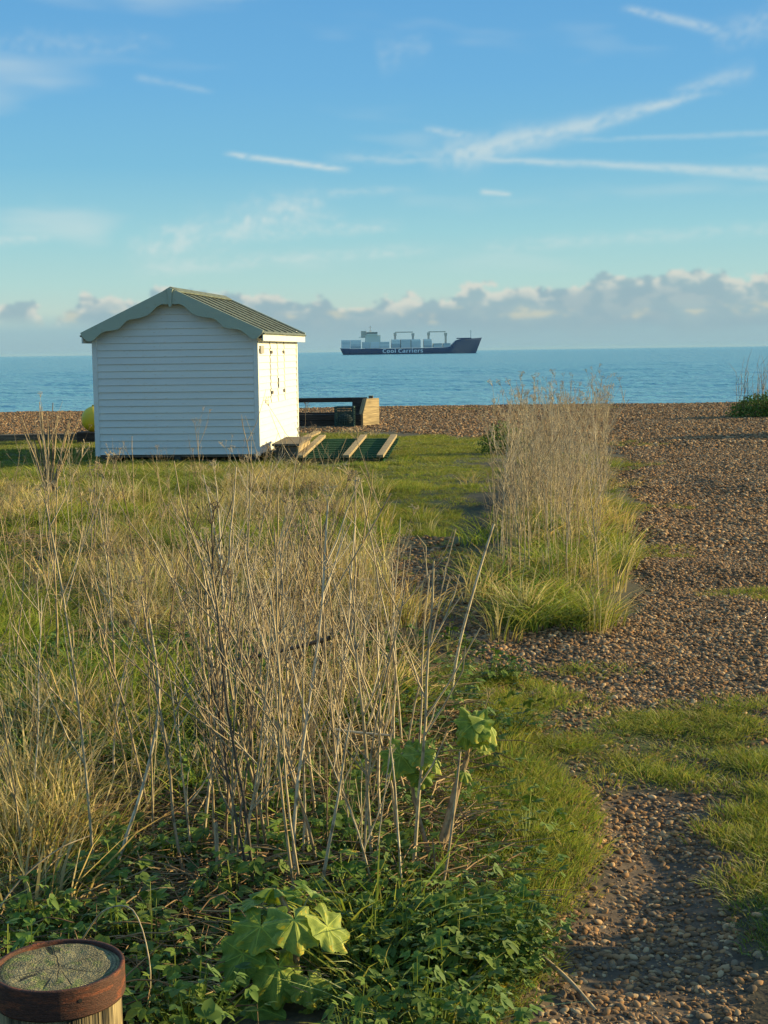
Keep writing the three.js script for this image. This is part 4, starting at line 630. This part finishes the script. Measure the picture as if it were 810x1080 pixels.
// tangle of dead stems lying at the foot of the stand and round the bollard
{
  const geo = [0, 1].map(() => { const a = []; for (let i = 0; i < 9; i++) { const d = rr(0, 6.283), l = rr(0.12, 0.34), o = V(gauss() * 0.1, rr(0.01, 0.1), gauss() * 0.1), up = rr(-0.15, 0.5), P = []; for (let k = 0; k <= 4; k++) { const f = k / 4; P.push(V(o.x + Math.cos(d + f * gauss() * 0.5) * l * f, o.y + up * l * f * (1.4 - f), o.z + Math.sin(d) * l * f)); } a.push(tube(P, [0.0022, 0.002, 0.0018, 0.0015, 0.001], 3)); } return mergeGeometries(a); });
  const L = [[], []]; const add = (x, z) => { if (inPost(x, z) || zone(x, z).shingle > 0.4) return; const c = pick([[0.36, 0.24, 0.13], [0.26, 0.17, 0.095], [0.46, 0.34, 0.19], [0.2, 0.12, 0.07]]); L[rnd() < 0.5 ? 0 : 1].push([place(x, z, rr(0.7, 1.3), rr(0.6, 1.4), 0.2), C(...c)]); };
  for (let i = 0; i < 260; i++) add(rr(-1.35, -0.3), -rr(3.4, 5.2)); for (let i = 0; i < 480; i++) add(rr(-0.6, 0.22), -rr(4.1, 6.8)); for (let i = 0; i < 420; i++) { const z = -rr(5, 13); add(rr(0.27 * z, 0.1), z); }
  geo.forEach((g, i) => tag(inst('dead_stems', g, new THREE.MeshStandardMaterial({ color: C(1, 1, 1), map: stalkTone, roughness: 0.85 }), L[i]), 'tangled brown dead stems lying under the stalks', 'dead stems', 'tangled dead stems', 'stuff'));
}

// ------------------------------------------------------------------ mallows with large leaves
const veinAt = (u, v) => { const x = u - 0.5, y = v - 0.5, a = Math.atan2(y, x), r = Math.hypot(x, y) * 2; let m = 0; for (let k = -3; k <= 3; k++) { const d = Math.abs(a - k * 0.805) * r; m = Math.max(m, ss(0.035 * (1.1 - r), 0.004, d)); const side = Math.abs(((r * 9 + Math.abs(a - k * 0.805) * 5) % 1) - 0.5); if (Math.abs(a - k * 0.805) < 0.4) m = Math.max(m, 0.45 * ss(0.09, 0.02, side)); } return m * (r > 0.02 ? 1 : 0.6); };
const leafTone = dataTex(256, 256, (u, v) => { const m = veinAt(u, v), n = fbm(u * 14, v * 14, 4), sp = ss(0.7, 0.8, fbm(u * 9 + 30, v * 9, 3)); return [lerp(170 + 90 * (n - 0.5), 235, m) + sp * 50, lerp(185 + 70 * (n - 0.5), 240, m) + sp * 10, lerp(165 + 70 * (n - 0.5), 215, m) - sp * 40]; }, true);
const leafBump = dataTex(256, 256, (u, v) => { const k = 200 - 150 * veinAt(u, v) + 40 * (fbm(u * 20, v * 20, 3) - 0.5); return [k, k, k]; });
function mallowLeaf(R) {
  const N = 64, rings = 6, pos = [0, 0, 0], uv = [0.5, 0.5], idx = [], sd = rnd() * 10;
  for (let j = 1; j <= rings; j++) for (let i = 0; i < N; i++) {
    const a = (i / N - 0.5) * Math.PI * 1.86, lobe = 0.86 + 0.10 * Math.cos(a * 7.8) + 0.045 * Math.abs(Math.cos(a * 17 + sd)) + 0.04 * (hash2(i, Math.floor(sd * 100)) - 0.5) , r = R * (j / rings) * lobe * (1 - 0.1 * Math.abs(a) / 2.9), vein = Math.cos(a * 7.8), f = j / rings;
    pos.push(Math.cos(a) * r, R * (0.04 * vein * f - (0.22 + 0.2 * Math.sin(sd * 7)) * f * f + 0.34 * f * (fbm(Math.cos(a) * f * 1.6 + sd, Math.sin(a) * f * 1.6 + 5, 3) - 0.5)), Math.sin(a) * r); uv.push(0.5 + Math.cos(a) * f * 0.48, 0.5 + Math.sin(a) * f * 0.48);
  }
  for (let i = 0; i < N - 1; i++) idx.push(0, 2 + i, 1 + i);
  for (let j = 0; j < rings - 1; j++) for (let i = 0; i < N - 1; i++) { const a = 1 + j * N + i, b = a + 1, c = a + N, d = c + 1; idx.push(a, b, c, b, d, c); }
  const g = new THREE.BufferGeometry(); g.setAttribute('position', new THREE.Float32BufferAttribute(pos, 3)); g.setAttribute('uv', new THREE.Float32BufferAttribute(uv, 2)); g.setIndex(idx); g.computeVertexNormals(); return g;
}
{
  const leaves = [0, 1, 2, 3, 4, 5, 6].map(() => mallowLeaf(1));
  const lm = [[0.58, 0.66, 0.12], [0.46, 0.58, 0.10], [0.72, 0.76, 0.16]].map((c) => leafy(...c, 0.45, { roughness: 0.75, map: leafTone, bumpMap: leafBump, bumpScale: 0.0015 })), stemM = std(0.30, 0.26, 0.13, 0.8), bark = new THREE.MeshStandardMaterial({ color: C(0.40, 0.29, 0.19), map: stalkTone, roughness: 0.85 });
  const put = (t, from, p, R, droop, az, m) => {
    const l = mesh('leaf', pick(leaves), m ?? pick(lm), t); l.position.copy(p); l.scale.set(R * rr(0.85, 1.2), R * rr(0.7, 1.5), R * rr(0.85, 1.15)); l.rotation.order = 'YZX'; l.rotation.y = -az; l.rotation.z = -droop; l.rotation.x = gauss() * 0.25;
    const md = from.clone().lerp(p, 0.55).add(V(0, 0.025, 0)); const P = new THREE.QuadraticBezierCurve3(from, md, p).getPoints(5); mesh('leaf_stalk', tube(P, P.map(() => 0.0024), 5), stemM, t);
  };
  const t1 = thing('mallow_plant', 'low mallow with big lobed green leaves right of the bollard', 'mallow', [-0.245, -0.05, -3.6]);
  mesh('main_stem', tube([V(0, -0.03, 0), V(0.01, 0.12, 0.01), V(0.0, 0.26, -0.01), V(-0.03, 0.34, -0.02)], [0.012, 0.01, 0.008, 0.005], 7), bark, t1);
  for (const [x, y, z, R, dr, az] of [[-0.075, 0.285, 0.06, 0.085, 0.7, 1.9], [0.01, 0.305, 0.07, 0.08, 0.55, 1.3], [0.09, 0.27, 0.03, 0.075, 0.8, 0.4], [-0.12, 0.22, 0.07, 0.085, 0.9, 2.3], [-0.03, 0.20, 0.11, 0.085, 0.75, 1.6], [0.045, 0.17, 0.12, 0.075, 0.6, 1.2], [-0.1, 0.11, 0.13, 0.09, 0.65, 2.0], [-0.17, 0.13, 0.02, 0.085, 0.8, 2.9], [0.02, 0.07, 0.16, 0.07, 0.5, 1.4], [0.11, 0.12, 0.06, 0.06, 0.7, 0.6], [-0.05, 0.34, -0.05, 0.06, 0.5, -1.5], [0.05, 0.33, -0.05, 0.055, 0.5, -0.6], [-0.1, 0.32, -0.02, 0.05, 0.4, 2.9], [-0.04, 0.04, 0.2, 0.075, 0.5, 1.7], [-0.16, 0.05, 0.14, 0.07, 0.6, 2.4]]) put(t1, V(x * 0.15, Math.min(0.3, y * 0.75), z * 0.15), V(x, y, z), R, dr, az + gauss() * 0.15);
  const t2 = thing('woody_mallow', 'woody mallow with two drooping leaf tufts right of the stalk stand', 'mallow', [0.10, 0, -4.35]);
  mesh('main_stem', tube([V(0, -0.03, 0), V(0.045, 0.12, 0.0), V(0.075, 0.2, 0), V(0.11, 0.34, -0.01), V(0.14, 0.42, -0.01), V(0.155, 0.55, -0.01)], [0.014, 0.013, 0.015, 0.012, 0.007, 0.005], 8), bark, t2);
  mesh('side_branch', tube([V(0.03, 0.10, 0), V(-0.02, 0.3, 0.02), V(-0.035, 0.42, 0.02), V(-0.02, 0.5, 0.02)], [0.007, 0.006, 0.005, 0.004], 6), bark, t2);
  for (const [x, y, z, R, dr, az, fx] of [[-0.06, 0.455, 0.05, 0.07, 0.75, 1.9, 0], [-0.005, 0.46, 0.06, 0.065, 0.8, 1.2, 0], [0.035, 0.445, 0.03, 0.055, 0.95, 0.3, 0], [-0.08, 0.43, 0.02, 0.055, 1.0, 2.7, 0], [0.0, 0.40, 0.07, 0.045, 0.9, 1.4, 0], [0.16, 0.55, 0.05, 0.075, 0.7, 1.6, 1], [0.20, 0.545, 0.03, 0.065, 0.85, 0.5, 1], [0.14, 0.52, 0.05, 0.05, 0.95, 2.0, 1], [0.185, 0.49, 0.05, 0.03, 0.6, 1.0, 1], [0.19, 0.46, 0.02, 0.025, 0.5, 0.6, 1], [0.13, 0.39, 0.02, 0.028, 0.5, 1.2, 1], [0.12, 0.37, 0.02, 0.022, 0.5, 0.2, 1]]) put(t2, fx ? V(0.152, Math.min(0.53, y - 0.03), -0.01) : V(-0.022, Math.min(0.48, y - 0.02), 0.02), V(x, y, z), R, dr, az + gauss() * 0.12);
  // a few yellowed leaves
  const yl = leafy(0.75, 0.52, 0.04, 0.4);
  [[0.20, 0.10, -3.62, 'yellow autumn leaf among undergrowth at the path edge'], [0.27, 0.06, -3.58, 'fallen yellow leaf nearest the shingle path'], [-0.12, 0.16, -4.3, 'yellowing leaf low in the stalk stand']].forEach(([x, y, z, lb]) => { const l = mesh('yellow_leaf', leaves[1], yl); l.position.set(x, y, z); l.scale.setScalar(0.03); l.rotation.set(gauss() * 0.5, rr(0, 6), gauss() * 0.5 - 0.4); tag(l, lb, 'leaf'); });
}

// ------------------------------------------------------------------ bushes on the shingle at the right, in and beyond the frame
function bush(name, label, x, z, w, h, d, n, ls, tones, twigs, twigH) {
  const t = thing(name, label, 'bush', [x, height(x, z), z]);
  const pos = [], col = [], idx = [];
  for (let i = 0; i < n; i++) {
    const a = rr(0, 6.283), q = Math.pow(rnd(), 0.45), el = Math.acos(rnd()), rx = 1 + 0.5 * (fbm(Math.cos(a) * 2 + x, Math.sin(a) * 2 + el, 3) - 0.5), p = V(Math.cos(a) * Math.sin(el) * w / 2 * q * rx, Math.cos(el) * h * q * rx * 0.95 + 0.02, Math.sin(a) * Math.sin(el) * d / 2 * q * rx);
    const u = V(gauss(), gauss() + 0.3, gauss()).normalize(), v = V(gauss(), gauss(), gauss()).cross(u).normalize(), s = ls * rr(0.6, 1.4), t = pick(tones), k = rr(0.7, 1.3), b = pos.length / 3;
    for (const [f, g] of [[0, 0], [0.5, -0.32], [0.5, 0.32], [1, 0]]) { const e = p.clone().addScaledVector(u, s * f).addScaledVector(v, s * g); pos.push(e.x, e.y, e.z); col.push(t[0] * k, t[1] * k, t[2] * k); } idx.push(b, b + 1, b + 2, b + 1, b + 3, b + 2);
  }
  const g = new THREE.BufferGeometry(); g.setAttribute('position', new THREE.Float32BufferAttribute(pos, 3)); g.setAttribute('color', new THREE.Float32BufferAttribute(col, 3)); g.setIndex(idx); g.computeVertexNormals();
  mesh('foliage', g, leafy(1, 1, 1, 0.4, { vertexColors: true, roughness: 0.7 }), t);
  for (let i = 0; i < 7; i++) { const a = rr(0, 6.3), e = V(Math.cos(a) * w * 0.33, h * rr(0.5, 0.8), Math.sin(a) * d * 0.33); mesh('limb', tube([V(0, -0.05, 0), e.clone().multiplyScalar(0.5).add(V(0, h * 0.1, 0)), e], [0.018, 0.012, 0.005], 5), stalkMats[3], t); }
  for (let i = 0; i < twigs; i++) { const bx = rr(-0.42, 0.42) * w, bz = rr(-0.3, 0.3) * d, H = twigH * rr(0.6, 1), P = [V(bx, 0.05, bz)], l = gauss() * 0.16; for (let k = 1; k <= 4; k++) P.push(V(bx + l * H * k / 4 + gauss() * 0.02, H * k / 4, bz + gauss() * 0.03)); const gs = [tube(P, [0.006, 0.006, 0.005, 0.004, 0.002], 4)]; for (let q = 0; q < 4; q++) { const o = P[2 + (q % 3)], e = o.clone().add(V(gauss() * 0.16, H * rr(0.12, 0.28), gauss() * 0.12)); gs.push(tube([o, o.clone().lerp(e, 0.5), e], [0.004, 0.003, 0.0015], 3)); } mesh('twig', mergeGeometries(gs), stalkMats[3], t); }
  return t;
}
bush('shingle_bush', 'dark green bush with bare twigs on the shingle crest at the right edge', 9.15, -34.6, 2.3, 0.58, 1.4, 5200, 0.055, DEEP, 44, 1.3);
bush('shore_bush', 'dense low bush on the shingle, out to the right', 9.4, -27.6, 3.0, 1.15, 1.6, 6000, 0.07, DEEP, 10, 1.5);
bush('verge_bush', 'low bush right of the path, past the turf', 1.85, -4.15, 0.8, 0.37, 0.5, 2600, 0.05, DEEP, 4, 0.6);
bush('track_bush', 'small dark bush on the far grass beside the tall clump', 1.95, -23.5, 0.9, 0.5, 0.7, 2200, 0.04, DEEP, 3, 0.6);
bush('turf_bush', 'small bush growing on the turf right of the shingle', 4.6, -7.3, 1.2, 0.32, 0.5, 2600, 0.05, DEEP, 4, 0.7);

renderer.render(scene, camera);
